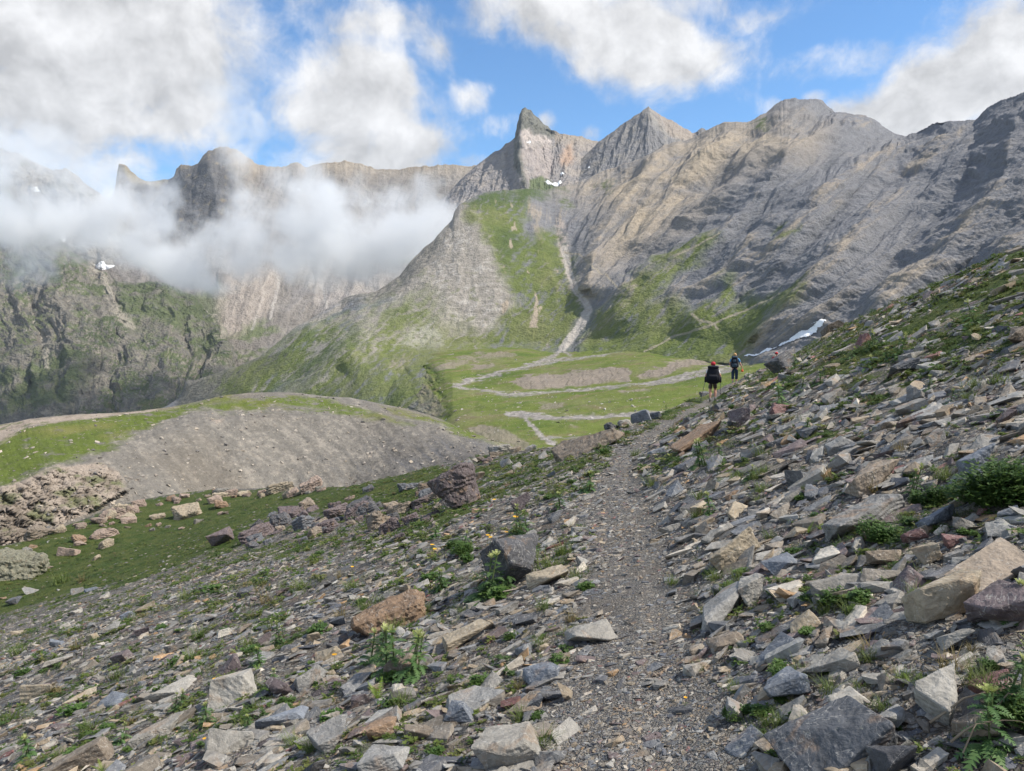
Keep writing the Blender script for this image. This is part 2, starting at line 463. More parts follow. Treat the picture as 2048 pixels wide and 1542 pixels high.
def colA(px, py, P, n, H):
    X, Y, Z = P[..., 0], P[..., 1], P[..., 2]
    big = fbm(X/160, Y/160, Z/160, 4)
    med = fbm(X/38, Y/38, Z/38, 5)
    fine = fbm(X/9, Y/9, Z/9, 4)
    strata = fbm((X*.25+Z*.35)/14, (Y*.2)/30, (Z*1.0 - X*.45 + med*9)/5.0, 3)
    line = 0; line2 = 0
    for cx, ang in ((600, 2.30), (950, 1.62), (1250, 2.30), (1560, 2.46), (1900, 2.56)):
        w = {600: sstep(820, 700, px), 950: sstep(700, 820, px)*sstep(1180, 1110, px), 1250: sstep(1110, 1180, px)*sstep(1450, 1350, px), 1560: sstep(1350, 1450, px)*sstep(1780, 1650, px), 1900: sstep(1650, 1780, px)}[cx]
        sel = w > 0
        x_, y_, m_ = px[sel], py[sel], med[sel]
        ca, sa = math.cos(ang), math.sin(ang)
        qa = x_*ca + y_*sa + m_*16; qc = -x_*sa + y_*ca + m_*6
        a_ = np.zeros(px.shape, np.float32); b_ = a_.copy()
        a_[sel] = fbm(qc/6.0, qa/60, None, 4, .65); b_[sel] = fbm(qc/2.4 + 60, qa/34, None, 3, .6)
        line = line + w*a_; line2 = line2 + w*b_
    rdg = np.zeros(px.shape, np.float32); vly = np.zeros(px.shape, np.float32)  # tan crests and dark gullies, coloured in to stand for relief light and shade
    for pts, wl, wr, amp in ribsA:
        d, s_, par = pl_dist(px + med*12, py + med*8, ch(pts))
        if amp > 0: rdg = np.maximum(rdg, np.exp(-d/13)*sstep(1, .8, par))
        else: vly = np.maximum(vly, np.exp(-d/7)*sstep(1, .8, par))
    c = full(px.shape, C_SHALE)
    tan = sstep(.0, .6, big*.8 + H*.55 + line*.7 + med*.2 + rdg*.45 - .04 - .2*sstep(1450, 1900, px))
    tan = np.maximum(tan*.75, in_poly(px, py, [(1120,375),(1400,255),(1520,235),(1640,260),(1620,300),(1480,330),(1400,420),(1250,520),(1180,560),(1230,430),(1180,400)], 60)*sstep(-.5, .3, big*.5+med*.5+H*.4+line*.3+.2)*.95)
    c = mixc(c, C_TAN, tan)
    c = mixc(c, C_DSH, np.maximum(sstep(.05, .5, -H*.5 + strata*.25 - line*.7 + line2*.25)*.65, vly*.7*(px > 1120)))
    c = mixc(c, (.29, .285, .28), sstep(.15, .45, line2*.8 + line*.4)*.35)
    c = mixc(c, (.30, .295, .29), sstep(.25, .55, strata*.8 + med*.3)*.3)
    # spur: pale scree, rough stones
    spur = in_poly(px, py, [(360,840),(360,740),(600,640),(850,480),(900,430),(950,420),(1000,500),(1030,620),(960,700),(780,700),(640,850)], 20)
    sc = mixc(full(px.shape, (.29,.265,.23)), (.37,.34,.305), sstep(-.1, .4, fine+med*.4))
    sc = mixc(sc, (.21,.19,.16), sstep(.1, .5, -H*.3 - fine*.6 - line*.3)*.4)
    c = mixc(c, sc, spur)
    blue = in_poly(px, py, [(600,660),(640,628),(700,595),(790,600),(700,660),(640,720),(540,800),(500,760)], 14)*sstep(-.2, .15, H*.4+med)
    blue = np.maximum(blue, in_poly(px, py, [(560,830),(720,735),(760,720),(790,740),(850,830),(700,850)], 10)*sstep(.0, .25, H*.5+med+.1))
    c = mixc(c, (.19, .195, .22), blue*.9)
    # dark rough rock along the silhouette of the spur, lower edge shade painted in
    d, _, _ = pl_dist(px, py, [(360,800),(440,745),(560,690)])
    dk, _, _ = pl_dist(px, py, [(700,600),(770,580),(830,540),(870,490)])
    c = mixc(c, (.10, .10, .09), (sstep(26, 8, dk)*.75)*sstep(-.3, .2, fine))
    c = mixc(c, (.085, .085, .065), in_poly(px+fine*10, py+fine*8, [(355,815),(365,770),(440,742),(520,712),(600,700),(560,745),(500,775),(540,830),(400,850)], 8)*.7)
    g = np.zeros(px.shape, np.float32)
    wx = px + med*40 + fine*14; wy = py + fbm(X/40+7, Y/40, Z/40, 4)*40
    # grass follows the fall line in streaks
    streak = fbm((px+py*.9)/11 + med*2, (py-px*.6)/70, None, 4)
    for poly, soft, k in GREENS_A:
        g = np.maximum(g, in_poly(wx, wy, poly, soft*1.8)*sstep(-.28, .3, streak*.7 + fine*.5 + med*.4 + (k-.6)*.9)*.92)
    spk = sstep(.12, .35, fbm(X/14, Y/14, Z/14, 4) + .25*med)*in_poly(px, py, [(780,560),(960,420),(1010,560),(1040,650),(900,700),(700,700)], 30)*.6
    g = np.maximum(g, spk*sstep(480, 640, py))
    gc = mixc(full(px.shape, C_GREEN), (.165,.175,.07), sstep(-.1, .5, big + fine*.3 + med*.4)*.8)
    gc = mixc(gc, C_DGREEN, np.maximum(sstep(.05, .4, -big + med*.3)*.7, sstep(430, 395, py)*.9))
    c = mixc(c, gc, g)
    scar = sstep(.30, .42, fbm((px-py*.25)/16, (py+px*.2)/34, None, 4))*in_poly(px, py, [(960,400),(1100,420),(1140,520),(1150,620),(1080,680),(1010,640),(1000,520)], 12)
    c = mixc(c, (.37,.31,.24), scar*.85)
    for poly in ([(1066,585),(1070,590),(1076,640),(1078,658),(1064,657)], [(1000,610),(1013,600),(1010,625),(1003,630)]):
        c = mixc(c, (.36,.30,.23), in_poly(wx*.3+px*.7, py, poly, 2))
    # boulder fan of pale stones
    fan = in_poly(wx, wy, [(800,690),(830,650),(870,640),(885,690)], 10)*sstep(-.2, .1, fine)
    c = mixc(c, (.38,.36,.33), fan*.5)
    # ravine bed and its debris
    w2 = px + fine*5
    d, _, _ = pl_dist(w2, py, [(1128,500),(1138,545),(1152,580),(1172,606),(1176,620),(1160,650),(1132,688),(1118,712)])
    c = mixc(c, (.42,.385,.35), sstep(9, 5, d)*.9)
    d, _, _ = pl_dist(w2, py, [(1120,450),(1135,530),(1150,580),(1172,612)])
    c = mixc(c, (.36,.31,.27), sstep(16, 6, d)*.7*sstep(-.2, .2, fine))
    for pts, w in (([(1385,630),(1400,645),(1430,652),(1436,660)], 2.2), ([(1290,705),(1350,675),(1420,655),(1480,628),(1560,590)], 1.8), ([(1130,505),(1160,510),(1250,590)], 1.4), ([(1440,470),(1400,492),(1350,515)], 1.6)):
        d, _, _ = pl_dist(px, py, pts)
        c = mixc(c, (.33,.29,.22), sstep(w+1, w-.5, d)*.8)
    c = c*(1 + .16*fine[..., None])
    return np.clip(c, .02, .9)
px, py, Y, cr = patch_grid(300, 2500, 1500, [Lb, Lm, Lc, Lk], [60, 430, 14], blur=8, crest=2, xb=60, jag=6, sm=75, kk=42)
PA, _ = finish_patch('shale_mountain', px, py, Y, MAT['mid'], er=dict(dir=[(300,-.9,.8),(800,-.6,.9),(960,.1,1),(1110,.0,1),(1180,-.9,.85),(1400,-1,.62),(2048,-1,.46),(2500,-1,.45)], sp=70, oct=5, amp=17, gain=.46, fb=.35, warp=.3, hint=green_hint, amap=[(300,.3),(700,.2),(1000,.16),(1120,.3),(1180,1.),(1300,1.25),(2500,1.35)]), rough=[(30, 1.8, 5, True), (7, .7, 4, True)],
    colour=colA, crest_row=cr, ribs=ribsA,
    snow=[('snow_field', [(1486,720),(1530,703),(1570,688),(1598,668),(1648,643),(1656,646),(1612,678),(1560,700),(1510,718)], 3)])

# ------------------------------------------------------------------ valley floor with its streams and terraces
V = [
    [(620,990,560),(770,975,400),(840,968,280),(905,955,180),(1000,945,160),(1100,960,150),(2100,960,150)],
    [(620,930,640),(770,885,485),(835,868,400),(905,855,320),(1000,845,300),(1100,840,290),(1500,835,280),(2100,830,280)],
    [(620,880,720),(770,832,570),(840,805,510),(905,793,460),(950,800,430),(1100,800,410),(1300,780,400),(1500,765,385),(2100,740,380)],
    [(620,845,770),(770,798,645),(840,775,590),(905,768,520),(950,782,500),(1100,780,480),(1300,765,470),(1500,735,450),(2100,690,420)],
    [(620,800,850),(770,757,740),(835,745,680),(890,740,620),(950,748,600),(1100,742,570),(1300,728,540),(1500,738,500),(1650,710,460),(2100,620,430)],
    [(620,705,1060),(870,688,905),(1000,688,905),(1120,696,880),(1200,690,825),(1300,690,790),(1400,706,775),(1480,732,730),(1560,736,690),(1650,722,600),(1800,640,480),(2100,580,420)],
    [(620,730,1150),(870,730,1000),(1300,730,880),(1650,740,640),(2100,640,470)]]
ribsV = [
    ([(960,788),(1040,792),(1200,776),(1330,766),(1450,742)], 10, 10, -.015),
    ([(1030,752),(1100,746),(1220,735),(1330,722),(1450,700)], 7, 16, .02),
    ([(1120,712),(1050,737),(960,760),(905,774)], 12, 12, -.02),
    ([(1010,832),(1150,832),(1320,824)], 12, 12, -.012),
    ([(860,800),(1000,812),(1250,800),(1400,780)], 16, 22, .02),
    ([(840,736),(900,716),(1000,704),(1060,700)], 9, 14, .016),
]
def wpoly(px, py, poly, soft, wx, wy): return in_poly(wx, wy, poly, soft)
def colV(px, py, P, n, H):
    X, Y, Z = P[..., 0], P[..., 1], P[..., 2]
    big = fbm(X/60, Y/60, None, 4); med = fbm(X/14, Y/14, None, 4); fine = fbm(X/3.5, Y/3.5, None, 4)
    wx = px + med*12 + fine*6; wy = py + med*3.5 + fine*2
    left = sstep(880, 800, px + med*40)
    c = mixc(full(px.shape, C_GREEN), C_YGREEN, sstep(-.15, .45, big+med*.4)*.8)
    c = mixc(c, (.06, .105, .02), sstep(.05, .4, -big+med*.3)*.6)
    band = fbm((px+py*2.2)/120, (py+px*.16)/5, None, 4)
    c = mixc(c, (.165,.145,.07), sstep(.05, .4, band + med*.3)*.75)
    c = mixc(c, (.15,.12,.08), sstep(.22, .4, med + fine*.4 + big*.4)*.5)
    c = mixc(c, (.05,.095,.018), sstep(.1, .5, -band)*.5)
    for poly, k in (
        ([(1025,768),(1035,754),(1060,749),(1180,742),(1235,736),(1262,742),(1255,758),(1190,764),(1110,776),(1050,779)], .95),
        ([(1278,756),(1300,742),(1330,727),(1420,708),(1425,724),(1350,740),(1320,754)], .95),
        ([(868,742),(880,728),(940,712),(1000,702),(1035,706),(1030,714),(960,718),(900,736)], .7),
        ([(940,732),(985,724),(990,732),(950,738)], .8),
        ([(1070,818),(1085,808),(1130,807),(1130,816)], .7),
        ([(940,862),(960,850),(1010,860),(1060,880),(1060,900),(980,880)], .75),
        ([(1240,785),(1290,778),(1300,781),(1250,788)], .8),
        ([(760,720),(800,715),(830,735),(862,752),(845,765),(872,792),(890,822),(860,850),(760,880)], .55)):
        t = mixc(full(px.shape, (.25,.21,.175)), (.15,.13,.105), sstep(-.1, .35, fbm(wx/4, py/30, None, 4, .6)))
        pm = in_poly(wx + med*6, wy + med*4, poly, 7)
        c = mixc(c, t, sstep(.25, .7, pm + fine*.45 + med*.3)*k)
    gl = fbm((px*.8+py*.6)/9 + med*2, (py*.8-px*.6)/50, None, 4)
    c = mixc(c, mixc(full(px.shape, (.22,.215,.215)), (.33,.29,.245), sstep(-.1, .3, med)), left*sstep(-.05, .2, gl + fine*.3 + (py-790)/300)*.85)
    ck, _, _ = pl_dist(wx, wy, [(790,745),(797,770),(815,785),(828,800),(850,812),(868,818)])
    c = mixc(c, (.12,.11,.10), sstep(5, 2, ck)*sstep(-.3, .2, med+fine)*.6)
    bed = np.zeros(px.shape, np.float32)
    for pts, w in (([(1118,698),(1112,712),(1050,735),(960,757),(905,771)], 4.6), ([(1118,700),(1150,712),(1100,724),(1050,738)], 2.5),
                   ([(905,772),(960,784),(1040,790),(1120,782),(1200,772),(1330,764),(1450,742),(1520,722)], 2.6),
                   ([(1290,766),(1400,745),(1520,715),(1640,665)], 4),
                   ([(1050,738),(1120,722),(1200,710),(1290,694),(1350,683)], 1.4),
                   ([(1015,828),(1100,834),(1200,830),(1330,824)], 6), ([(1050,836),(1068,856),(1100,880),(1160,902)], 5), ([(1100,869),(1200,868)], 1.2),
                   ([(1290,838),(1330,826),(1400,815)], 4)):
        d, _, _ = pl_dist(wx, wy*1.0, ch(pts))
        bed = np.maximum(bed, sstep(w+2.2, max(w-1.5, .2), d + w*.25 + fbm(X/5, Y/5, None, 3)*4))
    bc = mixc(full(px.shape, (.20,.185,.17)), (.32,.295,.27), sstep(-.2, .3, fine))
    bc = mixc(bc, (.16,.165,.17), sstep(.3, .5, med)*.6)
    c = mixc(c, bc, bed)
    # scattered pale stones
    st = sstep(.47, .56, perlin(X/1.1, Y/1.1)) * sstep(.0, .3, med)
    c = mixc(c, (.45,.42,.38), st*.55*(py > 720))
    return np.clip(c*(1+.15*fine[..., None]), .02, .9)
px, py, Y, cr = patch_grid(620, 2100, 1250, V, [50, 50, 30, 50, 90, 10], blur=5, crest=5, xb=45)
_o = in_poly(px, py, [(700,700),(850,715),(880,760),(895,830),(870,880),(700,1000)], 10)
Y = Y*(1 + .03*_o*fbm((px+py*.4)/30, (py-px*.2)/22, None, 5, .6, ridged=True))
PXV, PYV = px, py
PV, NV = finish_patch('valley_floor', px, py, Y, MAT['meadow'], rough=[(70, 3.2, 3, False), (20, 2.0, 4, False), (5, .35, 3, False)], colour=colV, ribs=ribsV)

# ------------------------------------------------------------------ left cliffs
Bb = [(-600,920,1500),(0,900,1450),(200,880,1430),(380,860,1400),(440,850,1450),(500,840,1500)]
Bm = [(-600,650,1760),(0,650,1740),(100,645,1720),(200,650,1740),(330,640,1830),(400,660,1800),(450,700,1720),(500,800,1600)]
Bc = [(-600,250,2350),(0,340,2200),(60,400,2180),(100,450,2150),(130,495,2120),(160,512,2100),(200,545,2080),(235,563,2060),(300,566,2060),(350,575,2050),(385,590,2020),(410,620,1980),(440,655,1900),(448,670,1880),(436,700,1820),(426,720,1790),(450,760,1720),(500,830,1700)]
Bc = [(-600,250,2350),(0,340,2200),(60,400,2180),(100,450,2150),(130,495,2120),(160,512,2100),(200,545,2080),(235,563,2060),(300,566,2060),(350,575,2050),(385,590,2020),(410,620,1980),(440,655,1900),(450,690,1820),(462,740,1750),(500,830,1700)]
Bk = [(x, y+200, Y+300) for x, y, Y in Bc]
ribsB = [
    ([(0,380),(120,520),(180,640),(150,760),(120,850)], 60, 60, .02),
    ([(160,515),(230,620),(250,700),(220,830)], 35, 35, -.02),
    ([(300,570),(290,660),(320,760),(330,850)], 40, 50, .018),
    ([(385,600),(370,680),(400,740),(410,840)], 30, 30, -.012),
    ([(20,480),(60,600),(90,700),(40,830)], 30, 30, -.016),
]
def colB(px, py, P, n, H):
    X, Y, Z = P[..., 0], P[..., 1], P[..., 2]
    big = fbm(X/220, Y/220, Z/220, 4); med = fbm(X/60, Y/60, Z/60, 5); fine = fbm(X/16, Y/16, Z/16, 5, .65)
    c = mixc(full(px.shape, (.19,.175,.15)), (.29,.26,.22), sstep(-.1, .35, fine + med*.4))
    c = mixc(c, (.13,.135,.13), sstep(.08, .4, -fine*1.2 + med*.2)*.7)
    c = mixc(c, C_RUST, sstep(.22, .45, med + .3*fine)*in_poly(px, py, [(180,740),(330,720),(330,830),(190,840)], 20)*.45)
    flat = sstep(.45, .72, n[..., 2])
    g = sstep(-.12, .22, med*.8 + flat*.35 - .26 + fine*.4 + .3*big)
    for poly, k in (([(230,565),(390,580),(440,650),(380,690),(330,660),(260,670),(230,620)], .45), ([(0,730),(130,690),(200,740),(130,830),(0,850)], .35), ([(340,620),(440,650),(450,740),(380,700)], .3)):
        g = np.maximum(g, in_poly(px+med*40, py+fine*25, poly, 14)*sstep(-.4, .25, med+fine*.8+k-.35))
    c = mixc(c, mixc(full(px.shape, (.10,.13,.05)), (.065,.09,.035), sstep(-.2, .3, big)), g*.85)
    for pts, w in (([(185,540),(215,590),(240,640),(262,655)], 14), ([(410,620),(436,660),(440,690)], 5), ([(70,650),(95,690),(100,740)], 6)):
        d, _, _ = pl_dist(px+fine*12, py, pts)
        c = mixc(c, (.36,.325,.27), sstep(w, w*.3, d)*.8)
    # moss-dark gullies
    return np.clip(c*(1+.2*fine[..., None]), .02, .9)
px, py, Y, cr = patch_grid(-600, 500, 850, [Bb, Bm, Bc, Bk], [210, 190, 12], blur=8, crest=2)
finish_patch('rocky_cliff', px, py, Y, MAT['cliff'], er=dict(dir=[(-600,.2,1),(0,.3,1),(250,.1,1),(450,-.2,1)], sp=75, oct=4, amp=14, gain=.55, fb=.5), rough=[(75, 17, 6, True), (16, 4, 4, True)],
    colour=colB, crest_row=cr, ribs=ribsB)

# ------------------------------------------------------------------ far ridge with the pale scree slope
Rb = [(-700,820,1850),(380,810,1750),(500,760,1800),(960,740,1800)]
Rm = [(-700,600,2350),(380,560,2280),(450,545,2280),(700,545,2330),(960,540,2330)]
Rm2 = [(-700,470,2620),(200,450,2600),(380,450,2580),(700,440,2600),(960,430,2600)]
Rc = [(-700,380,2900),(150,400,2900),(215,405,2880),(228,385,2870),(234,345,2860),(238,330,2860),(252,335,2860),(262,347,2860),(280,358,2860),(300,364,2860),(335,361,2860),(348,353,2850),(353,337,2850),(362,331,2850),(378,333,2850),(396,326,2850),(405,312,2850),(415,302,2850),(440,296,2850),(475,298,2860),(490,310,2870),(515,328,2880),(540,334,2880),(570,333,2880),(580,327,2880),(595,324,2880),(610,333,2880),(650,327,2880),(690,323,2890),(720,330,2900),(760,335,2900),(800,341,2900),(840,335,2900),(880,329,2900),(920,331,2900),(960,329,2900)]
Rk = [(x, y+150, Y+400) for x, y, Y in Rc]
ribsR = [
    ([(415,302),(430,380),(440,460),(400,560)], 60, 60, .025),
    ([(350,345),(300,420),(330,500)], 40, 40, -.02),
    ([(690,323),(640,420),(560,520),(480,640)], 50, 60, .012),
    ([(620,520),(640,600),(600,680)], 20, 20, -.008),
    ([(720,520),(700,600),(720,660)], 24, 24, .012),
    ([(640,520),(625,620)], 12, 12, .01),
]
def colR(px, py, P, n, H):
    X, Y, Z = P[..., 0], P[..., 1], P[..., 2]
    big = fbm(X/300, Y/300, Z/300, 4); med = fbm(X/80, Y/80, Z/80, 5); fine = fbm(X/22, Y/22, Z/22, 4)
    c = mixc(full(px.shape, (.20,.18,.16)), (.26,.235,.21), sstep(-.2, .3, med))
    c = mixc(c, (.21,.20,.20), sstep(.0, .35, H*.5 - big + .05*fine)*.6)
    c = mixc(c, C_TAN, sstep(370, 325, py)*.6)
    dark = in_poly(px + med*20, py, [(230,325),(300,362),(350,345),(420,298),(452,300),(480,420),(470,500),(330,480),(270,400)], 14)
    c = mixc(c, mixc(full(px.shape, (.10,.10,.105)), (.2,.17,.12), sstep(.1, .4, fine)), dark*.85)
    c = mixc(c, (.30,.26,.18), in_poly(px, py, [(238,330),(330,362),(320,375),(262,365)], 5)*.7)
    crag = in_poly(px + med*16, py + fine*8, [(600,520),(900,500),(900,600),(720,610),(640,620),(620,560)], 12)
    c = mixc(c, mixc(full(px.shape, (.2,.19,.185)), (.34,.31,.285), sstep(-.15, .35, fbm(X/30, Y/30, Z/40, 5, ridged=True))), crag*.65)
    g = in_poly(px + med*20, py, [(440,700),(470,640),(560,640),(560,700),(500,760),(430,760)], 20)*sstep(-.1, .2, med+fine*.5)
    g = np.maximum(g, in_poly(px + med*20, py, [(770,520),(830,515),(840,525),(790,528)], 6)*.8)
    g = np.maximum(g, in_poly(px + med*20, py + fine*10, [(380,600),(440,560),(460,600),(430,660)], 8)*.8)
    c = mixc(c, (.10,.13,.045), g*.8)
    for pts in ([(515,540),(528,590),(505,660)], [(642,560),(655,620),(640,640)], [(540,545),(560,560),(540,640)]):
        d, _, _ = pl_dist(px + fine*5, py, pts); c = mixc(c, (.46,.43,.40), sstep(4, 1.5, d)*.5)
    c = mixc(c, (.36,.31,.265), in_poly(px+fine*8, py, [(430,590),(470,530),(560,530),(540,620),(470,680),(440,660)], 14)*.7)
    return np.clip(c*(1+.14*fine[..., None]), .02, .9)
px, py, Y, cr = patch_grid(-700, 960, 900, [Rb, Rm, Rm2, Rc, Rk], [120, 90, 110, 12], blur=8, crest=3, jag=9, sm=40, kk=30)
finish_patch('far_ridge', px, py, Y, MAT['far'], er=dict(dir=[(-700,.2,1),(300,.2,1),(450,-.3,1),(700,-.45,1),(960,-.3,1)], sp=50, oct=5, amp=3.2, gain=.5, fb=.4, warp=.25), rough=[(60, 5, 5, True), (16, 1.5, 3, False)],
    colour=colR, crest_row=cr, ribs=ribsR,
    snow=[('snow_patch', [(582,372),(590,374),(608,388),(596,384)], 3)])

# ------------------------------------------------------------------ misty peak at far left, with snowfields
Mb = [(-700,700,2250),(0,640,2250),(260,640,2250),(420,620,2300)]
Mc = [(-700,200,2750),(-200,270,2700),(0,298,2650),(30,306,2650),(60,318,2650),(85,330,2650),(105,341,2650),(120,340,2650),(130,335,2650),(150,350,2650),(175,371,2650),(215,402,2650),(260,470,2600),(330,540,2550),(420,600,2500)]
Mk = [(x, y+200, Y+300) for x, y, Y in Mc]
def colM(px, py, P, n, H):
    X, Y, Z = P[..., 0], P[..., 1], P[..., 2]
    med = fbm(X/70, Y/70, Z/70, 5); fine = fbm(X/20, Y/20, Z/20, 5, .65)
    c = mixc(full(px.shape, (.26,.235,.2)), (.36,.33,.28), sstep(-.1, .3, fine))
    c = mixc(c, (.13,.13,.125), sstep(.05, .35, -fine + med*.3)*.7)
    c = mixc(c, (.13,.14,.07), sstep(.1, .35, med)*.4)
    return np.clip(c, .02, .9)
px, py, Y, cr = patch_grid(-700, 420, 500, [Mb, Mc, Mk], [240, 10], blur=8, crest=1, jag=12, sm=30, kk=30)
finish_patch('misty_peak', px, py, Y, MAT['cliff'], er=(170, 24, 4, 1.1, .6), rough=[(80, 22, 6, True), (18, 5, 3, True)],
    colour=colM, crest_row=cr, ribs=[([(0,300),(90,400),(60,520)], 50, 50, .02), ([(130,335),(200,450),(230,560)], 40, 40, .02), ([(40,340),(140,450),(120,560)], 30, 30, -.015)],
    snow=[('snow_field', [(68,478),(100,470),(145,476),(130,490),(105,500),(90,492)], 4), ('snow_patch', [(55,380),(75,382),(84,390),(70,388)], 2),
          ('snow_field', [(185,532),(215,530),(252,547),(235,552),(205,548)], 3), ('snow_patch', [(48,312),(70,318),(100,334),(108,342),(80,332)], 2)])

# ------------------------------------------------------------------ needle peak and pyramid peak
Nb = [(860,520,1650),(1300,500,1650)]
Nm = [(860,450,1750),(1040,400,1780),(1160,400,1800),(1300,420,1800)]
Nc = [(860,415,2080),(880,400,2080),(900,385,2080),(925,355,2080),(945,335,2080),(957,326,2085),(972,318,2090),(985,307,2090),(1000,299,2090),(1010,288,2090),(1022,282,2090),(1030,275,2090),(1032,262,2090),(1036,243,2090),(1040,228,2090),(1044,219,2090),(1050,215,2090),(1056,219,2090),(1062,220,2090),(1070,231,2090),(1077,236,2090),(1085,245,2090),(1095,252,2095),(1102,260,2100),(1118,267,2100),(1135,270,2110),(1150,272,2120),(1175,280,2130),(1198,284,2140),(1220,300,2140),(1300,345,2140)]
Nk = [(x, y+160, Y+160) for x, y, Y in Nc]
ribsN = [
    ([(1046,218),(1044,260),(1036,300),(1044,345),(1052,385)], 9, 26, .022),
    ([(1100,258),(1085,300),(1100,370)], 25, 25, -.018),
    ([(1060,222),(1075,260),(1098,290)], 8, 8, .008),
    ([(1000,300),(985,340),(950,390)], 20, 20, .008),
    ([(1120,270),(1130,330),(1140,380)], 20, 30, .01),
]
def colN(px, py, P, n, H):
    X, Y, Z = P[..., 0], P[..., 1], P[..., 2]
    med = fbm(X/50, Y/50, Z/50, 5); fine = fbm(X/14, Y/14, Z/14, 4, .6)
    c = mixc(full(px.shape, (.25,.235,.23)), (.33,.295,.265), sstep(-.2, .3, med+H*.3))
    wx = px + med*10 + fine*4; wy = py + fine*6
    cap = in_poly(wx, wy, [(1030,210),(1062,205),(1108,255),(1112,275),(1095,280),(1080,268),(1068,275),(1055,258),(1045,262),(1038,285),(1045,330),(1055,390),(1030,330),(1028,280)], 4)
    c = mixc(c, mixc(full(px.shape, (.17,.17,.145)), (.09,.095,.085), sstep(-.1, .25, fine)), cap*.9)
    c = mixc(c, (.46,.405,.37), in_poly(wx, wy, [(1040,262),(1056,258),(1066,274),(1078,268),(1102,284),(1098,292),(1070,284),(1064,296),(1050,300),(1042,290)], 4)*.9)
    c = mixc(c, (.40,.345,.32), in_poly(wx, wy, [(1046,300),(1100,290),(1110,330),(1090,370),(1060,350)], 8)*.6)
    c = mixc(c, (.44,.30,.21), in_poly(wx, wy, [(1125,300),(1145,285),(1148,320),(1130,335),(1118,325)], 9)*.75)
    c = mixc(c, (.31,.26,.2), sstep(300, 275, py)*(px > 1110)*.6)
    c = mixc(c, (.10,.14,.05), in_poly(wx, wy, [(1062,360),(1080,352),(1110,372),(1105,385),(1055,380)], 4)*.8)
    return np.clip(c*(1+.15*fine[..., None]), .02, .9)
px, py, Y, cr = patch_grid(860, 1300, 520, [Nb, Nm, Nc, Nk], [20, 230, 12], blur=5, crest=2, xb=30, jag=5, kk=14)
finish_patch('needle_peak', px, py, Y, MAT['far'], er=dict(dir=[(860,-.7,1),(1030,-.4,1),(1060,.1,1),(1150,-.3,1),(1300,-.7,1)], sp=24, oct=4, amp=4.5, gain=.6), rough=[(26, 4, 5, True), (9, 1.2, 3, False)],
    colour=colN, crest_row=cr, ribs=ribsN,
    snow=[('snow_patch', [(1084,363),(1100,367),(1120,364),(1126,368),(1118,376),(1100,373)], 2.5), ('snow_patch', [(1050,281),(1064,286),(1060,289),(1052,286)], 2), ('snow_patch', [(1122,347),(1128,347),(1128,353),(1122,352)], 1.5)])

Fb = [(1130,470,1600),(1500,420,1600)]
Fc = [(1130,345,2000),(1165,318,2000),(1195,287,2000),(1220,267,2000),(1240,252,2000),(1262,238,2000),(1280,225,2000),(1290,217,2000),(1297,212,2000),(1304,218,2000),(1320,228,2000),(1333,236,2000),(1345,241,2000),(1358,250,2000),(1372,256,2000),(1384,265,2000),(1395,262,2000),(1403,255,2000),(1410,257,2000),(1420,268,2000),(1500,300,2000)]
Fk = [(x, y+160, Y+160) for x, y, Y in Fc]
def colF(px, py, P, n, H):
    X, Y, Z = P[..., 0], P[..., 1], P[..., 2]
    med = fbm(X/50, Y/50, Z/50, 5); fine = fbm(X/14, Y/14, Z/14, 4, .6)
    c = mixc(full(px.shape, (.215,.21,.212)), (.28,.26,.235), sstep(-.1, .35, med+H*.4))
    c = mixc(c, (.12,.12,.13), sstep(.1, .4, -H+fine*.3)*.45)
    c = mixc(c, (.36,.30,.245), in_poly(px+med*8, py, [(1305,215),(1390,262),(1385,290),(1340,270),(1318,240)], 6)*.7)
    return np.clip(c*(1+.14*fine[..., None]), .02, .9)
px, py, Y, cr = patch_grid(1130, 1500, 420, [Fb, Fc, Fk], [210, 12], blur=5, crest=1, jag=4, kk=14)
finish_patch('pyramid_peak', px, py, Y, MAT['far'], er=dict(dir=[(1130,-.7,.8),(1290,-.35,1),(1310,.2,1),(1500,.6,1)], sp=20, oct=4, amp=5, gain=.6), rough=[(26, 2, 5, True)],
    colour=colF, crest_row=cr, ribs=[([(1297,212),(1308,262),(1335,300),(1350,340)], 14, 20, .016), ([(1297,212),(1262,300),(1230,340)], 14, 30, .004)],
    snow=[('snow_patch', [(1170,340),(1182,333),(1182,336),(1172,342)], 1.5)])

# ------------------------------------------------------------------ scree mound in the middle distance
Gb = [(-600,1270,118),(0,1150,128),(160,1100,132),(300,1060,140),(420,1020,165),(560,1000,178),(700,1000,180),(860,960,172),(960,930,165),(1100,930,150)]
Gm = [(-600,1060,135),(0,985,145),(100,945,150),(200,915,160),(300,880,176),(420,850,192),(600,838,206),(750,836,212),(850,850,208),(920,872,196),(985,893,185),(1100,925,170)]
Gc = [(-600,900,190),(-200,870,195),(0,850,200),(30,845,200),(60,838,200),(150,829,205),(210,828,207),(270,824,210),(350,814,215),(385,806,218),(420,798,222),(450,791,225),(500,786,230),(550,785,233),(600,787,235),(650,793,238),(700,796,240),(750,806,240),(800,816,240),(850,828,238),(880,838,235),(920,858,227),(960,878,215),(1000,890,200),(1030,905,195),(1100,930,185)]
Gk = [(x, y+90, Y+60) for x, y, Y in Gc]
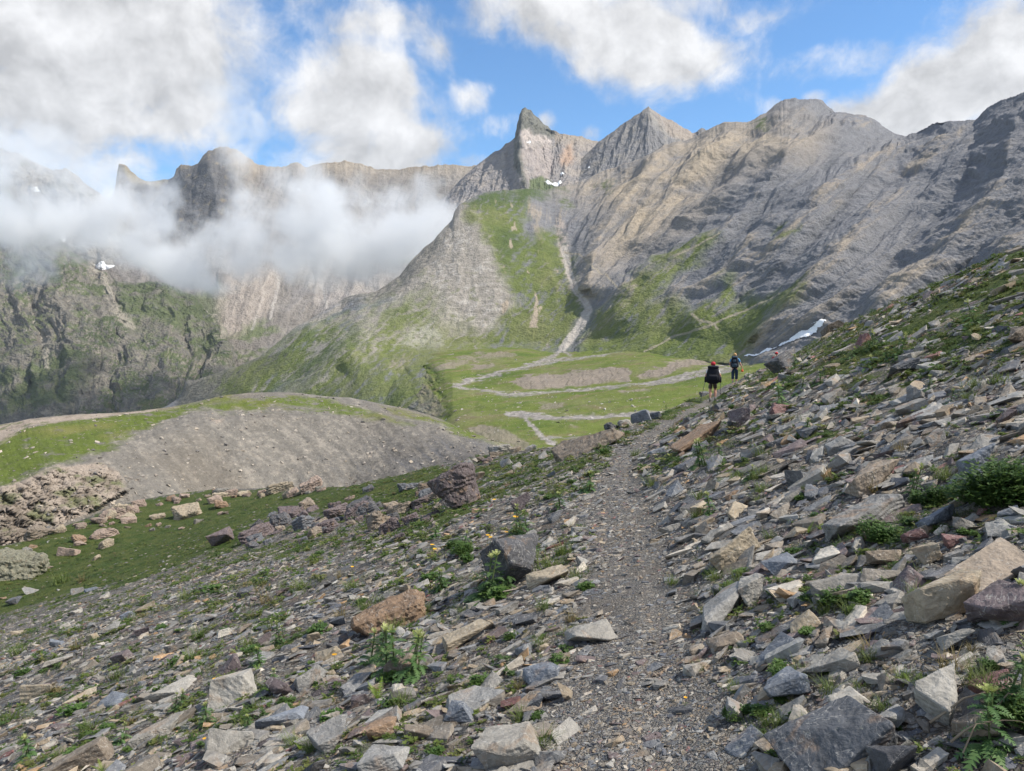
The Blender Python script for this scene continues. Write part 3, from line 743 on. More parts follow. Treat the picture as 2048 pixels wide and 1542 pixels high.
def colG(px, py, P, n, H):
    X, Y, Z = P[..., 0], P[..., 1], P[..., 2]
    big = fbm(X/30, Y/30, None, 4); med = fbm(X/8, Y/8, Z/8, 5); fine = fbm(X/2, Y/2, Z/2, 4)
    streak = fbm((px - py*1.1)/26 + big*1.5 + med*.5, (py + px*.5)/160, None, 6, .66)
    c = mixc(full(px.shape, (.175,.162,.143)), (.27,.245,.21), sstep(-.1, .45, streak*.9+fine*.5+med*.2))
    c = mixc(c, (.135,.137,.148), sstep(-.1, .4, -streak + big*.4)*sstep(450, 900, px)*sstep(850, 920, py)*.8)
    c = mixc(c, (.145,.125,.10), sstep(.0, .4, big)*.5)
    spk = perlin(X/.7, Y/.7, Z/.7)
    c = mixc(c, (.31,.27,.22), sstep(.38, .6, spk+fine*.3)*.5)
    c = mixc(c, (.10,.09,.08), sstep(.4, .6, -spk+fine*.2)*.45)
    g = np.zeros(px.shape, np.float32)
    wx = px + med*34 + fine*14 + big*60; wy = py + med*14 + fine*7
    for poly, s, k in (([(-600,860),(60,858),(200,834),(360,812),(500,784),(470,808),(350,830),(280,870),(200,905),(90,935),(0,975),(-600,1080)], 8, 1.),
                       ([(400,815),(520,800),(640,800),(820,850),(760,845),(600,815),(440,830)], 8, .85), ([(520,800),(600,796),(600,806),(530,806)], 4, .8), ([(770,815),(900,850),(1010,900),(940,880),(820,838)], 6, .9),
                       ([(580,825),(700,822),(780,845),(690,835)], 6, .7)):
        g = np.maximum(g, in_poly(wx, wy, poly, s)*sstep(-.3, .15, fbm(px/40, py/6, None, 4) + fine*.6 + med*.3 + (k - .6)*.8))
    gc = mixc(full(px.shape, (.105,.135,.03)), (.165,.165,.055), sstep(-.1, .4, big+med*.5))
    c = mixc(c, gc, g)
    # pink outcrops
    o = np.zeros(px.shape, np.float32)
    for poly in ([(-600,1080),(0,985),(60,958),(120,935),(200,930),(235,945),(245,985),(200,1020),(100,1060),(0,1110),(-600,1300)], [(-200,850),(0,846),(60,838),(45,870),(0,895),(-200,930)], [(40,842),(150,830),(350,814),(360,818),(200,838),(60,856)], [(415,842),(450,846),(430,852)]):
        o = np.maximum(o, in_poly(px+med*14, py+fine*6, poly, 4))
    oc = mixc(full(px.shape, (.33,.275,.225)), (.2,.165,.13), sstep(-.05, .35, med+fine*.6))
    oc = mixc(oc, (.11,.13,.05), sstep(.12, .35, fbm(X/4, Y/4, Z/4, 4)+big*.4)*.7)
    c = mixc(c, oc, o)
    return np.clip(c*(1+.15*fine[..., None]), .02, .9)
px, py, Y, cr = patch_grid(-600, 1100, 950, [Gb, Gm, Gc, Gk], [190, 110, 10], blur=8, crest=2)
_o = in_poly(px, py, [(-600,1080),(0,985),(120,935),(235,940),(245,985),(100,1060),(0,1110),(-600,1300)], 14)
_h = fbm((px+py)/80, (py-px*.5)/34, None, 6, .62, ridged=True)
Y = Y*(1 - .014*_o*_h)
PXG, PYG = px, py
PG, NG = finish_patch('scree_mound', px, py, Y, MAT['mound'], er=dict(dir=[(-600,.2,1),(200,.5,1),(600,.75,1),(1100,.9,1)], sp=30, oct=4, amp=1.3, gain=.62, fb=.6), rough=[(24, 1.2, 4, True), (4, .22, 4, True)],
    colour=colG, crest_row=cr, ribs=[([(240,930),(245,985),(170,1030)], 5, 26, .010), ([(250,890),(330,900),(450,980)], 30, 30, -.006)])
print('terrain', round(time.time()-T0, 1))
# ------------------------------------------------------------------ the near slope with the footpath
NU, NY = int(1300*RES), int(900*RES)
U0, U1 = -1.02, 1.02
UG = np.concatenate([-np.geomspace(4.0, 1.03, 110), np.linspace(U0, U1, NU), np.geomspace(1.03, 4.0, 110)]); NU = len(UG)
def ui(u): return np.interp(u, UG, np.arange(NU))
LY0, LY1 = math.log(.55), math.log(112.)
LYG = np.linspace(LY0, LY1, NY)
YG = np.exp(LYG)
PATH = [(1240,1700,2.1), (1250,1542,2.6), (1262,1330,3.45), (1285,1150,5.1), (1255,1040,7.0), (1235,980,8.8), (1245,925,11.), (1275,888,14.), (1332,850,20.5), (1380,822,26.), (1422,797,31.), (1466,762,41.), (1500,750,50.)]
_pu, _pw = uw([p[0] for p in PATH], [p[1] for p in PATH]); _pY = np.array([p[2] for p in PATH])
_px = _pu*_pY; _pz = _pw*_pY
def path_x(Y):
    Y = np.asarray(Y, float)
    return np.where(Y < _pY[0], _px[0]*Y/_pY[0] + .0, np.interp(np.log(Y), np.log(_pY), _px))
def path_z(Y):
    return np.where(Y < _pY[1], _pz[1], np.interp(np.log(np.maximum(Y, _pY[1])), np.log(_pY[1:]), _pz[1:]))
SIL = [(-1200,1330),(-600,1200),(-300,1150),(0,1092),(60,1080),(100,1064),(160,1041),(240,1008),(330,990),(420,978),(560,976),(700,972),(800,950),(860,934),(960,912),(1060,899),(1110,892),(1200,868),(1260,850),(1330,822),(1385,797),(1420,790),(1450,770),(1475,762),(1500,748),(1530,736),(1560,722),(1600,704),(1650,674),(1700,645),(1750,620),(1800,600),(1850,578),(1900,557),(1950,534),(2000,512),(2048,494),(2200,440),(2500,370),(3100,300)]
_su, _sw = uw([p[0] for p in SIL], [p[1] for p in SIL])
def smax(a, b, k): return .5*(a+b+np.sqrt((a-b)**2 + k*k))

def build_fg():
    U, Y = np.meshgrid(UG, YG)
    X = U*Y
    xp = path_x(Y); zp = path_z(Y)
    z0 = np.interp(np.log(Y), np.log([.5, 2.6, 8.8, 13, 24, 41, 60, 112]), [-1.6, -1.6, -2.0, -2.3, -3.1, -3.5, -4.4, -7.5])
    dr = np.maximum(X - xp, 0)
    sr = np.interp(Y, [0, 6, 12, 22, 41], [.42, .46, .52, .60, .62])
    xl = np.minimum(xp, .15*Y + .2)
    dl = np.minimum(X - xl, 0)
    sl_ = np.interp(Y, [0, 8, 30, 60], [.30, .34, .36, .36])
    dl2 = np.minimum(X - xp, 0) - dl      # between the straight line and the bending path: gentle
    z = zp*1.0
    z = z + sr*(np.sqrt(dr*dr + .06) - .245)*(dr > 0)
    z = z + sl_*dl + .12*dl2
    z = smax(z, -16.5 - .03*(Y-50) + .012*(X+35), 1.5)
    # trodden bench
    dxp = X - xp
    wpath = np.interp(Y, [0, 3.4, 5.1, 9, 22, 45], [.5, .42, .36, .34, .42, .5])
    z = z - .05*np.exp(-(dxp/wpath)**2)
    raw = z/Y
    ws = np.interp(UG, _su, _sw)
    ok = (Y > 4.5) & (Y < 76)
    ymin = np.interp(proj(UG, ws)[0], [1300,1400,1440,1600,1750,1900], [24,34,41,38,18,4.5])
    ymin = np.where(UG < .15, 4.5, ymin)
    Yc = np.zeros(NU); dlt = np.zeros(NU)
    for j in range(NU):
        r = raw[:, j]
        okj = ok[:, j] & (YG > ymin[j])
        cr = np.where(okj & (r >= ws[j]))[0]
        if len(cr): Yc[j] = YG[cr[0]]
        else:
            i = np.where(okj)[0][np.argmax(r[okj])]; Yc[j] = YG[i]
    Yc = np.exp(blur1(np.log(np.clip(Yc, 6.5, 72)), 40, 0))
    for j in range(NU):
        dlt[j] = min(ws[j] - np.interp(Yc[j], YG, raw[:, j]), .2)
    dlt = np.clip(dlt, -.5, .12)
    ramp = sstep(np.log(Yc*.22), np.log(Yc), LYG[:, None])
    w = raw + dlt*ramp
    zc = ws*Yc
    over = Y - Yc
    k = over/(Yc*.35+2)
    z2 = zc + over*(ws - .06) - .5*over*np.minimum(k, 1.2)*.35
    zz = np.where(over > 0, z2, np.minimum(w, ws)*Y)
    # undulations
    a = np.clip(1-np.exp(-np.abs(dxp)/.6), .1, 1)
    und = (fbm(X/3.2, Y/3.2, None, 4)*.16 + fbm(X/.7, Y/.7, None, 4)*.045)*a + fbm(X/9, Y/9, None, 3)*.5*sstep(10, 40, Y)
    und = und + fbm(X/.16, Y/.16, None, 3)*.012*sstep(25, 8, Y)
    damp = 1 - .8*np.exp(-((LYG[:, None]-np.log(Yc))/.12)**2)
    zz = zz + und*damp
    return U, Y, X, zz, Yc
GU, GY, GX, GZ, YC = build_fg()
GW = GZ/GY
GPX, GPY = proj(GU, GW)
# first row that is seen, for every column: running max of the rise
def ground_z(X, Y):
    """height of the slope at a world position"""
    X = np.asarray(X, float); Y = np.asarray(Y, float)
    fu = np.clip(ui(X/Y), 0, NU-1.001); fy = np.clip((np.log(Y)-LY0)/(LY1-LY0)*(NY-1), 0, NY-1.001)
    i = fu.astype(int); j = fy.astype(int); a = fu-i; b = fy-j
    return ((GW[j, i]*(1-a)+GW[j, i+1]*a)*(1-b) + (GW[j+1, i]*(1-a)+GW[j+1, i+1]*a)*b)*Y
def ground_n(X, Y):
    e = .06 + .01*np.asarray(Y)
    zx = (ground_z(X+e, Y)-ground_z(X-e, Y))/(2*e); zy = (ground_z(X, Y+e)-ground_z(X, np.maximum(Y-e, .6)))/(2*e)
    n = np.stack([-zx, -zy, np.ones_like(zx)], -1)
    return n/np.linalg.norm(n, axis=-1, keepdims=True)
def ground_at(px, py):
    """where a sight line meets the slope: X, Y, Z"""
    u, w = uw(px, py); u = float(u); w = float(w)
    i = int(np.clip(ui(u), 0, NU-2))
    col = GW[:, i]
    yc = YC[i]
    k = np.where((col >= w) & (YG > .9))[0]
    if len(k) and YG[k[0]] <= yc*1.05: Y = YG[k[0]]
    else: Y = yc
    return u*Y, Y, float(ground_z(u*Y, Y))

def fg_masks(px, py, X, Y):
    med = fbm(X/2.2, Y/2.2, None, 4); fine = fbm(X/.45, Y/.45, None, 4)
    wx = px + med*60 + fine*22; wy = py + med*18 + fine*10
    g = np.zeros(px.shape, np.float32)
    for poly, s, k in (([(-900,1210),(-300,1140),(0,1095),(160,1045),(300,1000),(420,982),(600,985),(620,1030),(500,1045),(470,1090),(300,1150),(150,1190),(0,1230),(-900,1400)], 22, 1.0),
                       ([(600,985),(700,970),(860,932),(900,940),(880,1000),(760,1010),(640,1030)], 16, .75),
                       ([(620,1040),(850,1000),(900,1060),(700,1110),(500,1120)], 30, .33),
                       ([(960,905),(1110,890),(1240,860),(1240,930),(1100,960),(980,1010),(880,1080),(760,1120),(850,1010)], 30, .36),
                       ([(1290,850),(1380,800),(1440,790),(1400,820),(1320,870)], 12, .6),
                       ([(1600,700),(2048,494),(2200,440),(2100,640),(1800,760),(1500,790)], 40, .42)):
        g = np.maximum(g, in_poly(wx, wy, poly, s)*sstep(-.4, .05, med*.8 + fine*.8 + (k-.5)*1.4))
    g = np.maximum(g, sstep(.18, .36, med*.6+fine*.6 + .02)*.7*sstep(3, 7, Y))
    dxp = np.abs(X - path_x(Y))
    wp = np.interp(Y, [0, 3.4, 5.1, 9, 22, 45], [.42, .36, .30, .28, .38, .5])
    path = sstep(wp*1.45, wp*.6, dxp + fine*.3 + med*.15)
    return g*(1-path), path, med, fine
_g, _p, _m, _f = fg_masks(GPX, GPY, GX, GY)

def b_slope(t, bs):
    pos = t.new('ShaderNodeNewGeometry').outputs['Position']
    g = t.new('ShaderNodeAttribute', attribute_name='green').outputs['Fac']
    pa = t.new('ShaderNodeAttribute', attribute_name='trod').outputs['Fac']
    wv = t.noise(pos, 9, 3, .6, out='Color')
    p2 = t.v('ADD', pos, t.v('SCALE', t.v('SUBTRACT', wv, (.5,.5,.5)), .06))
    def stones(scale):
        c = t.vor(p2, scale, out='Color'); d = t.vor(p2, scale, 'DISTANCE_TO_EDGE')
        s = t.new('ShaderNodeSeparateColor'); t.l.new(c, s.inputs[0])
        col = t.ramp(s.outputs[0], [(0, (.075,.075,.075)), (.18, (.13,.13,.125)), (.36, (.19,.182,.165)), (.52, (.11,.095,.095)), (.64, (.25,.225,.19)), (.78, (.16,.165,.175)), (.9, (.34,.30,.25)), (1, (.45,.42,.38))], 'CONSTANT')
        return col, d, s.outputs[1]
    c1, d1, r1 = stones(58); c2, d2, r2 = stones(19); c3, d3, r3 = stones(7)
    soil = t.mix(t.noise(pos, 14, 5, .6), (.07,.054,.040,1), (.16,.13,.10,1))
    sm = t.mr(t.noise(pos, 1.6, 5, .6), .48, .62)
    base = t.mix(t.m('MULTIPLY', t.mr(d1, .03, .12), t.m('SUBTRACT', 1.0, t.m('MULTIPLY', sm, .7))), soil, c1)
    k2 = t.m('MULTIPLY', t.mr(d2, .04, .12), t.m('GREATER_THAN', r2, t.m('ADD', .45, t.m('MULTIPLY', pa, .35))))
    base = t.mix(k2, base, c2)
    k3 = t.m('MULTIPLY', t.mr(d3, .04, .10), t.m('GREATER_THAN', r3, t.m('ADD', .62, t.m('MULTIPLY', pa, .5))))
    base = t.mix(k3, base, c3)
    tr = t.mix(t.noise(pos, 3, 4, .6), (.17,.165,.155,1), (.23,.22,.205,1))
    base = t.mix(t.m('MULTIPLY', pa, .35), base, tr)
    gn = t.noise(pos, 26, 5, .65); gl = t.noise(pos, .8, 4, .6)
    green = t.mix(t.mr(gl, .35, .65), (.06,.10,.02,1), (.13,.15,.04,1))
    green = t.mix(t.mr(gn, .35, .7), t.mix(.55, green, (.02,.03,.01,1)), green)
    gm = t.mr(t.m('ADD', t.m('MULTIPLY', g, 1.5), t.m('SUBTRACT', t.noise(pos, 6, 5, .65), .75)), .15, .45)
    col = t.mix(gm, base, green)
    t.put(bs.inputs['Base Color'], col)
    bs.inputs['Specular IOR Level'].default_value = .2
    h = t.m('ADD', t.m('ADD', t.m('MULTIPLY', t.mr(d1, 0, .2), .012), t.m('MULTIPLY', k2, .03)), t.m('MULTIPLY', k3, .06))
    h = t.m('ADD', h, t.m('MULTIPLY', gn, .02))
    t.put(bs.inputs['Normal'], t.bump(h, .8, 1.0))
MAT['slope'] = material('stony_slope', b_slope)
GP = np.stack([GX, GY, GZ], -1)
me = np_mesh('stony_slope', GP.reshape(-1, 3), grid_faces(NY, NU), MAT['slope'], None, True, {'green': _g.reshape(-1), 'trod': _p.reshape(-1)})
tag(link(bpy.data.objects.new('stony_slope', me)), kind='structure')
def mask_at(arr, X, Y):
    fu = np.clip(ui(X/Y), 0, NU-1).astype(int); fy = np.clip((np.log(Y)-LY0)/(LY1-LY0)*(NY-1), 0, NY-1).astype(int)
    return arr[fy, fu]
print('slope', round(time.time()-T0, 1))

# ------------------------------------------------------------------ stones
PAL = np.array([(.20,.19,.175),(.15,.155,.165),(.26,.245,.22),(.11,.11,.115),(.27,.22,.16),(.15,.118,.115),(.34,.31,.265),(.20,.175,.145),(.10,.105,.12),(.33,.215,.12),(.245,.24,.225),(.48,.43,.36),(.20,.10,.09),(.18,.18,.18)], np.float32)
PALP = np.array([.13,.10,.14,.09,.12,.07,.06,.15,.05,.025,.09,.03,.015,.07]); PALP /= PALP.sum()

def hull_rock(seed, dims, npts=16, sub=0, amp=.06, strat=0., bev=0.):
    """angular block: the hull of scattered points, optionally refined and roughened along its faces"""
    r = np.random.default_rng(seed)
    bm = bmesh.new()
    d = np.array(dims)
    for i in range(npts):
        v = r.normal(size=3); v /= np.linalg.norm(v)
        v = np.sign(v)*np.abs(v)**.42
        v = v/np.max(np.abs(v))*(1 - .3*r.random()**1.5)
        bm.verts.new(v*d*.5*(1, 1, 1))
    res = bmesh.ops.convex_hull(bm, input=bm.verts)
    junk = list({e for e in res['geom_interior'] + res['geom_unused'] if isinstance(e, bmesh.types.BMVert)})
    bmesh.ops.delete(bm, geom=junk, context='VERTS')
    if bev:
        bmesh.ops.dissolve_limit(bm, angle_limit=math.radians(12), verts=bm.verts, edges=bm.edges)
        bmesh.ops.bevel(bm, geom=list(bm.edges), offset=bev*min(dims), segments=1, affect='EDGES', clamp_overlap=True)
    bmesh.ops.triangulate(bm, faces=bm.faces)
    if sub:
        md = max(dims)
        for _ in range(sub):
            L = [e for e in bm.edges if e.calc_length() > md*.05]
            if not L or len(bm.faces) > 9000: break
            bmesh.ops.subdivide_edges(bm, edges=L, cuts=1, use_grid_fill=False)
            bmesh.ops.triangulate(bm, faces=[f for f in bm.faces if len(f.verts) > 3])
        bm.normal_update()
        co = np.array([v.co for v in bm.verts]); no = np.array([v.normal for v in bm.verts])
        s = md*.33
        q = co/s + seed*7.3
        h = fbm(q[:, 0], q[:, 1], q[:, 2], 4, .55)*1.4
        h += .5*fbm(q[:, 0]*3, q[:, 1]*3, q[:, 2]*3, 3, .6, ridged=True)
        if strat:
            z = co[:, 2]/(dims[2]*.16) + fbm(q[:, 0], q[:, 1], q[:, 2], 2)*1.5
            h += strat*(np.abs((z % 1) - .5)*2 - .5)*(1-np.abs(no[:, 2]))
        co = co + no*(h*amp*min(md*.5, dims[2]*1.5))[:, None]
        for v, c in zip(bm.verts, co): v.co = c
    bm.normal_update()
    return bm

def bm_arrays(bm):
    bm.verts.index_update()
    return np.array([v.co for v in bm.verts], np.float32), np.array([[v.index for v in f.verts] for f in bm.faces], np.int32)

protoS = []
for s in range(22):
    flat = [.22, .3, .4, .55, .18][s % 5]
    bm = hull_rock(100+s, (1.0, [.55, .7, .85][s % 3], flat), 11 + s % 5)
    protoS.append(bm_arrays(bm)); bm.free()

def frames(n, yaw, tilt_ax, tilt):
    """rotation matrices lying on normals n with a yaw and a random tilt"""
    x = np.stack([np.cos(yaw), np.sin(yaw), np.zeros_like(yaw)], -1)
    x -= n*(x*n).sum(-1, keepdims=True); x /= np.linalg.norm(x, axis=-1, keepdims=True)
    y = np.cross(n, x)
    ax = np.cos(tilt_ax)[:, None]*x + np.sin(tilt_ax)[:, None]*y
    c, s_ = np.cos(tilt)[:, None], np.sin(tilt)[:, None]
    def rot(v): return v*c + np.cross(ax, v)*s_ + ax*(ax*v).sum(-1, keepdims=True)*(1-c)
    return np.stack([rot(x), rot(y), rot(n)], -1)

def scatter_mesh(name, X, Y, Z, size, R, col, protos, mat, sink=.25, asp=None, smooth=False):
    """many shapes copied into one mesh"""
    Vs, Fs, Cs = [], [], []; off = 0
    which = rng.integers(0, len(protos), len(X))
    for k, (v, f) in enumerate(protos):
        m = which == k
        if not m.any(): continue
        sc = size[m][:, None, None]*(asp[m][:, None, :] if asp is not None else 1)
        q = v[None]*sc
        q = np.einsum('nij,nvj->nvi', R[m], q)
        q += np.stack([X[m], Y[m], Z[m]], -1)[:, None]
        n = m.sum()
        Vs.append(q.reshape(-1, 3)); Fs.append((f[None] + (np.arange(n)*len(v))[:, None, None] + off).reshape(-1, f.shape[1]))
        Cs.append(np.repeat(col[m], len(v), 0)); off += n*len(v)
    me = np_mesh(name, np.concatenate(Vs), np.concatenate(Fs), mat, np.concatenate(Cs), smooth)
    o = link(bpy.data.objects.new(name, me)); return o

def b_stone(attr):
    def b(t, bs):
        geo = t.new('ShaderNodeNewGeometry')
        pos = geo.outputs['Position']
        if attr: col = t.new('ShaderNodeAttribute', attribute_name='col').outputs['Color']
        else:
            oi = t.new('ShaderNodeObjectInfo'); col = oi.outputs['Color']
        n1 = t.noise(pos, 9, 6, .65, .4); n2 = t.noise(pos, 60, 4, .7)
        k = t.mr(t.m('ADD', t.m('MULTIPLY', n1, .65), t.m('MULTIPLY', n2, .35)), .33, .68, .58, 1.38)
        c = t.v('SCALE', col, k)
        # rusty stain, pale veins, lichen
        st = t.mr(t.noise(pos, 5.5, 5, .6, .8), .56, .68)
        c = t.mix(t.m('MULTIPLY', st, .5), c, (.27,.17,.095,1))
        ve = t.mr(t.m('ABSOLUTE', t.m('SUBTRACT', t.noise(pos, 7, 4, .5, 1.6), .5)), .0, .012, 1, 0)
        c = t.mix(t.m('MULTIPLY', ve, .45), c, (.5,.48,.44,1))
        li = t.mr(t.noise(pos, 22, 6, .7), .6, .68)
        lim = t.mr(t.noise(pos, 2.3, 3), .5, .62)
        c = t.mix(t.m('MULTIPLY', t.m('MULTIPLY', li, lim), .6), c, (.36,.36,.29,1))
        t.put(bs.inputs['Base Color'], c)
        bs.inputs['Roughness'].default_value = .78
        bs.inputs['Specular IOR Level'].default_value = .3
        h = t.m('ADD', t.m('MULTIPLY', n1, .03), t.m('MULTIPLY', n2, .006))
        h = t.m('ADD', h, t.m('MULTIPLY', t.vor(pos, 38), -.004))
        t.put(bs.inputs['Normal'], t.bump(h, .75, 1.0))
    return b
MAT['scree'] = material('scree_stone', b_stone(True))
MAT['rock'] = material('rock', b_stone(False))

def place_stones(n, smin, smax_, pw, y0, y1, seed, pathmode=0, u_rng=(-.86, .86)):
    r = np.random.default_rng(seed)
    u = r.uniform(*u_rng, n)
    Y = np.exp(r.uniform(math.log(y0), math.log(y1), n))
    # even in the picture rather than in depth
    X = u*Y
    yc = np.interp(u, UG, YC)
    gz = ground_z(X, Y); w = gz/Y
    px, py = proj(u, w)
    g = mask_at(_g, X, Y); p = mask_at(_p, X, Y)
    keep = (Y < yc*1.02) & (py < 1700)
    # angular size
    q = r.random(n)
    a = smin*(1 - q*(1-(smax_/smin)**(1-pw)))**(1/(1-pw))       # px in the photograph, power law
    size = a/F*Y
    clump = fbm(X/1.7, Y/1.7, None, 3)
    keep &= r.random(n) < np.clip(1.0 - g*.85, .05, 1)
    keep &= r.random(n) < np.clip(.68 + clump*1.5, .12, 1)
    if pathmode == 0: keep &= (r.random(n) < 1 - p*.8) | (size < .03)
    keep &= size < 1.2
    i = np.where(keep)[0]
    return X[i], Y[i], gz[i], size[i], px[i], py[i], g[i], p[i], r

def stone_colors(n, r, px, py, Y):
    ci = r.choice(len(PAL), n, p=PALP)
    c = PAL[ci]*r.uniform(.75, 1.25, (n, 1)).astype(np.float32)
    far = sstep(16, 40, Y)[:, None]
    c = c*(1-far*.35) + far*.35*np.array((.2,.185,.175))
    dark = in_poly(px, py, [(480,1010),(620,985),(860,990),(900,1060),(700,1090),(540,1100),(430,1090)], 25)[:, None]
    c = c*(1-dark*.45) + np.array((.13,.11,.115))*dark*.45
    return c.astype(np.float32)

STUFF = []
parts = []
for (n, a, b, pw, y0, y1, sd, ur) in ((56000, 5.0, 90, 2.5, 1.2, 75, 1, (-.86, .86)), (30000, 5.0, 40, 2.6, 2.0, 30, 2, (-.86, .86)), (16000, 12, 110, 2.2, 1.4, 14, 3, (-.86, .86)), (6500, 10, 100, 2.3, 1.0, 18, 4, (.86, 1.7)), (4500, 10, 100, 2.3, 1.0, 30, 5, (-1.4, -.86))):
    parts.append(place_stones(n, a, b, pw, y0, y1, sd, 0, ur))
X = np.concatenate([p[0] for p in parts]); Y = np.concatenate([p[1] for p in parts]); Z = np.concatenate([p[2] for p in parts]); S = np.concatenate([p[3] for p in parts])
PX = np.concatenate([p[4] for p in parts]); PYY = np.concatenate([p[5] for p in parts])
# size falls off on the smooth ground, and only small chips close to the path
dpx = np.abs(X - path_x(Y))
dpx = np.maximum(dpx + fbm(X/.5, Y/.5, None, 3)*.35, 0)
left = X < path_x(Y)
capS = np.where(left, np.interp(Y, [2, 3.2, 4.5, 7, 12, 40], [.42, .34, .20, .15, .13, .22]), np.interp(Y, [2, 6, 14, 40], [.30, .27, .34, .45]))
capS = capS*np.random.default_rng(8).uniform(.55, 1.15, len(S))
S = np.minimum(S, np.minimum(.05 + dpx*.45, capS))
S = S*np.where((Y < 6) & (X < path_x(Y)), 1.0, 1.0)
n = len(X); r = np.random.default_rng(11)
yaw = r.normal(.15, .55, n) + np.where(r.random(n) < .5, math.pi, 0)
nn = ground_n(X, Y)
R = frames(nn, yaw, r.uniform(0, 6.28, n), np.abs(r.normal(0, .33, n)))
asp = np.stack([r.uniform(.85, 1.35, n), r.uniform(.7, 1.1, n), r.uniform(.55, 1.3, n)], -1)
colr = stone_colors(n, r, PX, PYY, Y)
protoD = []
for s in range(14):
    bm = hull_rock(160+s, (1.0, [.55, .7, .85][s % 3], [.2, .3, .42, .5][s % 4]), 9 + s % 5, 2, .06, .5)
    protoD.append(bm_arrays(bm)); bm.free()
bigS = S/Y*F > 27
for msk, pr, sm in ((~bigS, protoS, ''), (bigS, protoD, '')):
    o = scatter_mesh('scree', X[msk], Y[msk], (Z - S*.01)[msk], S[msk], R[msk], colr[msk], pr, MAT['scree'], asp=asp[msk])
    tag(o, kind='stuff')
print('large scree', bigS.sum(), np.mean([len(f) for v, f in protoD]))
# path grit
Xg, Yg, Zg, Sg, pxg_, pyg_, gg_, pp_, rr = place_stones(60000, 3.2, 22, 2.6, 1.6, 26, 21, 1, (-.05, .45))
k = np.abs(Xg - path_x(Yg)) < .75
Xg, Yg, Zg, Sg, pxg_, pyg_ = [a[k] for a in (Xg, Yg, Zg, Sg, pxg_, pyg_)]
Sg = np.minimum(Sg, .055); n = len(Xg)
R = frames(ground_n(Xg, Yg), rr.uniform(0, 6.28, n), rr.uniform(0, 6.28, n), np.abs(rr.normal(0, .25, n)))
cg = stone_colors(n, rr, pxg_, pyg_, Yg)*.95
o = scatter_mesh('path_gravel', Xg, Yg, Zg, Sg, R, cg, protoS[:10], MAT['scree'], asp=np.tile((1.1, .9, .8), (n, 1)))
tag(o, kind='stuff')
print('scree', len(X), n, round(time.time()-T0, 1))

# loose stones on the mound and on the meadow
def far_stones(name, P, N, pxg, pyg, n, lo, hi, pal, seed, mask=None):
    r = np.random.default_rng(seed)
    j = r.integers(5, P.shape[0]-14, n); i = r.integers(2, P.shape[1]-2, n)
    if mask is not None:
        k = r.random(n) < mask(pxg[j, i], pyg[j, i]); j, i = j[k], i[k]
    p = P[j, i]; nn = N[j, i]; m = len(j)
    sz = np.minimum(lo*(1-r.random(m))**-.55, hi)
    R = frames(nn*.6 + np.array((0, 0, .4)), r.uniform(0, 6.28, m), r.uniform(0, 6.28, m), np.abs(r.normal(0, .3, m)))
    c = np.array(pal, np.float32)[r.integers(0, len(pal), m)]*r.uniform(.75, 1.2, (m, 1))
    o = scatter_mesh(name, p[:, 0], p[:, 1], p[:, 2], sz, R, c.astype(np.float32), protoS[:12], MAT['scree'], asp=np.tile((1, 1, 1.5), (m, 1)))
    tag(o, kind='stuff')
far_stones('mound_stones', PG, NG, PXG, PYG, 6000, .18, 1.2, [(.33,.28,.22),(.22,.19,.16),(.28,.25,.22),(.40,.35,.29),(.14,.13,.12)], 41)
far_stones('meadow_stones', PV, NV, PXV, PYV, 5000, .35, 2.2, [(.42,.39,.35),(.30,.28,.25),(.36,.31,.26)], 42, lambda a, b: np.clip((b-715)/100, .05, .9))
# ------------------------------------------------------------------ rocks that can be told apart
def rock_mesh(name, seed, dims, npts=11, sub=4, amp=.05, strat=.5):
    bm = hull_rock(seed, dims, npts, sub, amp, strat, bev=.025)
    me = bpy.data.meshes.new(name); bm.to_mesh(me); bm.free()
    me.polygons.foreach_set('use_smooth', np.zeros(len(me.polygons), bool))
    me.materials.append(MAT['rock']); return me

def mat3(M):
    return Matrix([[float(M[i][j]) for j in range(3)] for i in range(3)])

COLN = {'grey': (.215,.21,.2), 'bluegrey': (.15,.165,.19), 'pale': (.30,.282,.25), 'slate': (.10,.105,.115), 'tan': (.31,.26,.19), 'purple': (.108,.086,.088),
        'rust': (.235,.16,.105), 'dark': (.075,.075,.08), 'brown': (.19,.155,.12), 'red': (.16,.09,.085), 'olive': (.17,.165,.12), 'pink': (.34,.26,.21), 'green': (.13,.16,.145), 'white': (.42,.39,.34)}
LOCKED = []
def put_rock(name, px, py, w, d, h, col, label, seed, yaw=.0, tx=0., ty=0., Y=None, sub=4, lift=.42, npts=11, amp=.05, strat=.5, k=1.0, group=None, cat='rock'):
    """px, py: foot of the rock; w: width in sight-line units of the photograph; d, h: depth and thickness as shares of the width"""
    if Y is None: X, Y, Z = ground_at(px, py)
    else:
        u, _ = uw(px, py); X = float(u)*Y; Z = float(ground_z(X, Y))
    L = w/F*Y
    # the foot is its near edge: move the centre back
    Yc_ = Y + L*d*.32; Xc = X*(Yc_/Y); Z = float(ground_z(Xc, Yc_))
    me = rock_mesh(name, seed, (L, L*d, L*h), npts, sub, amp, strat)
    o = link(bpy.data.objects.new(name, me))
    n = ground_n(np.array([Xc]), np.array([Yc_]))
    R = frames(n, np.array([yaw]), np.array([0.]), np.array([tx]))[0]
    M = mat3(R) @ Matrix.Rotation(ty, 3, 'Y')
    o.matrix_world = Matrix.Translation((Xc, Yc_, Z + L*h*lift)) @ M.to_4x4()
    c = COLN[col]; o.color = (c[0]*k, c[1]*k, c[2]*k, 1)
    tag(o, label, cat, group); LOCKED.append((px, py - w*h*.4, w))
    return o
R_ = put_rock
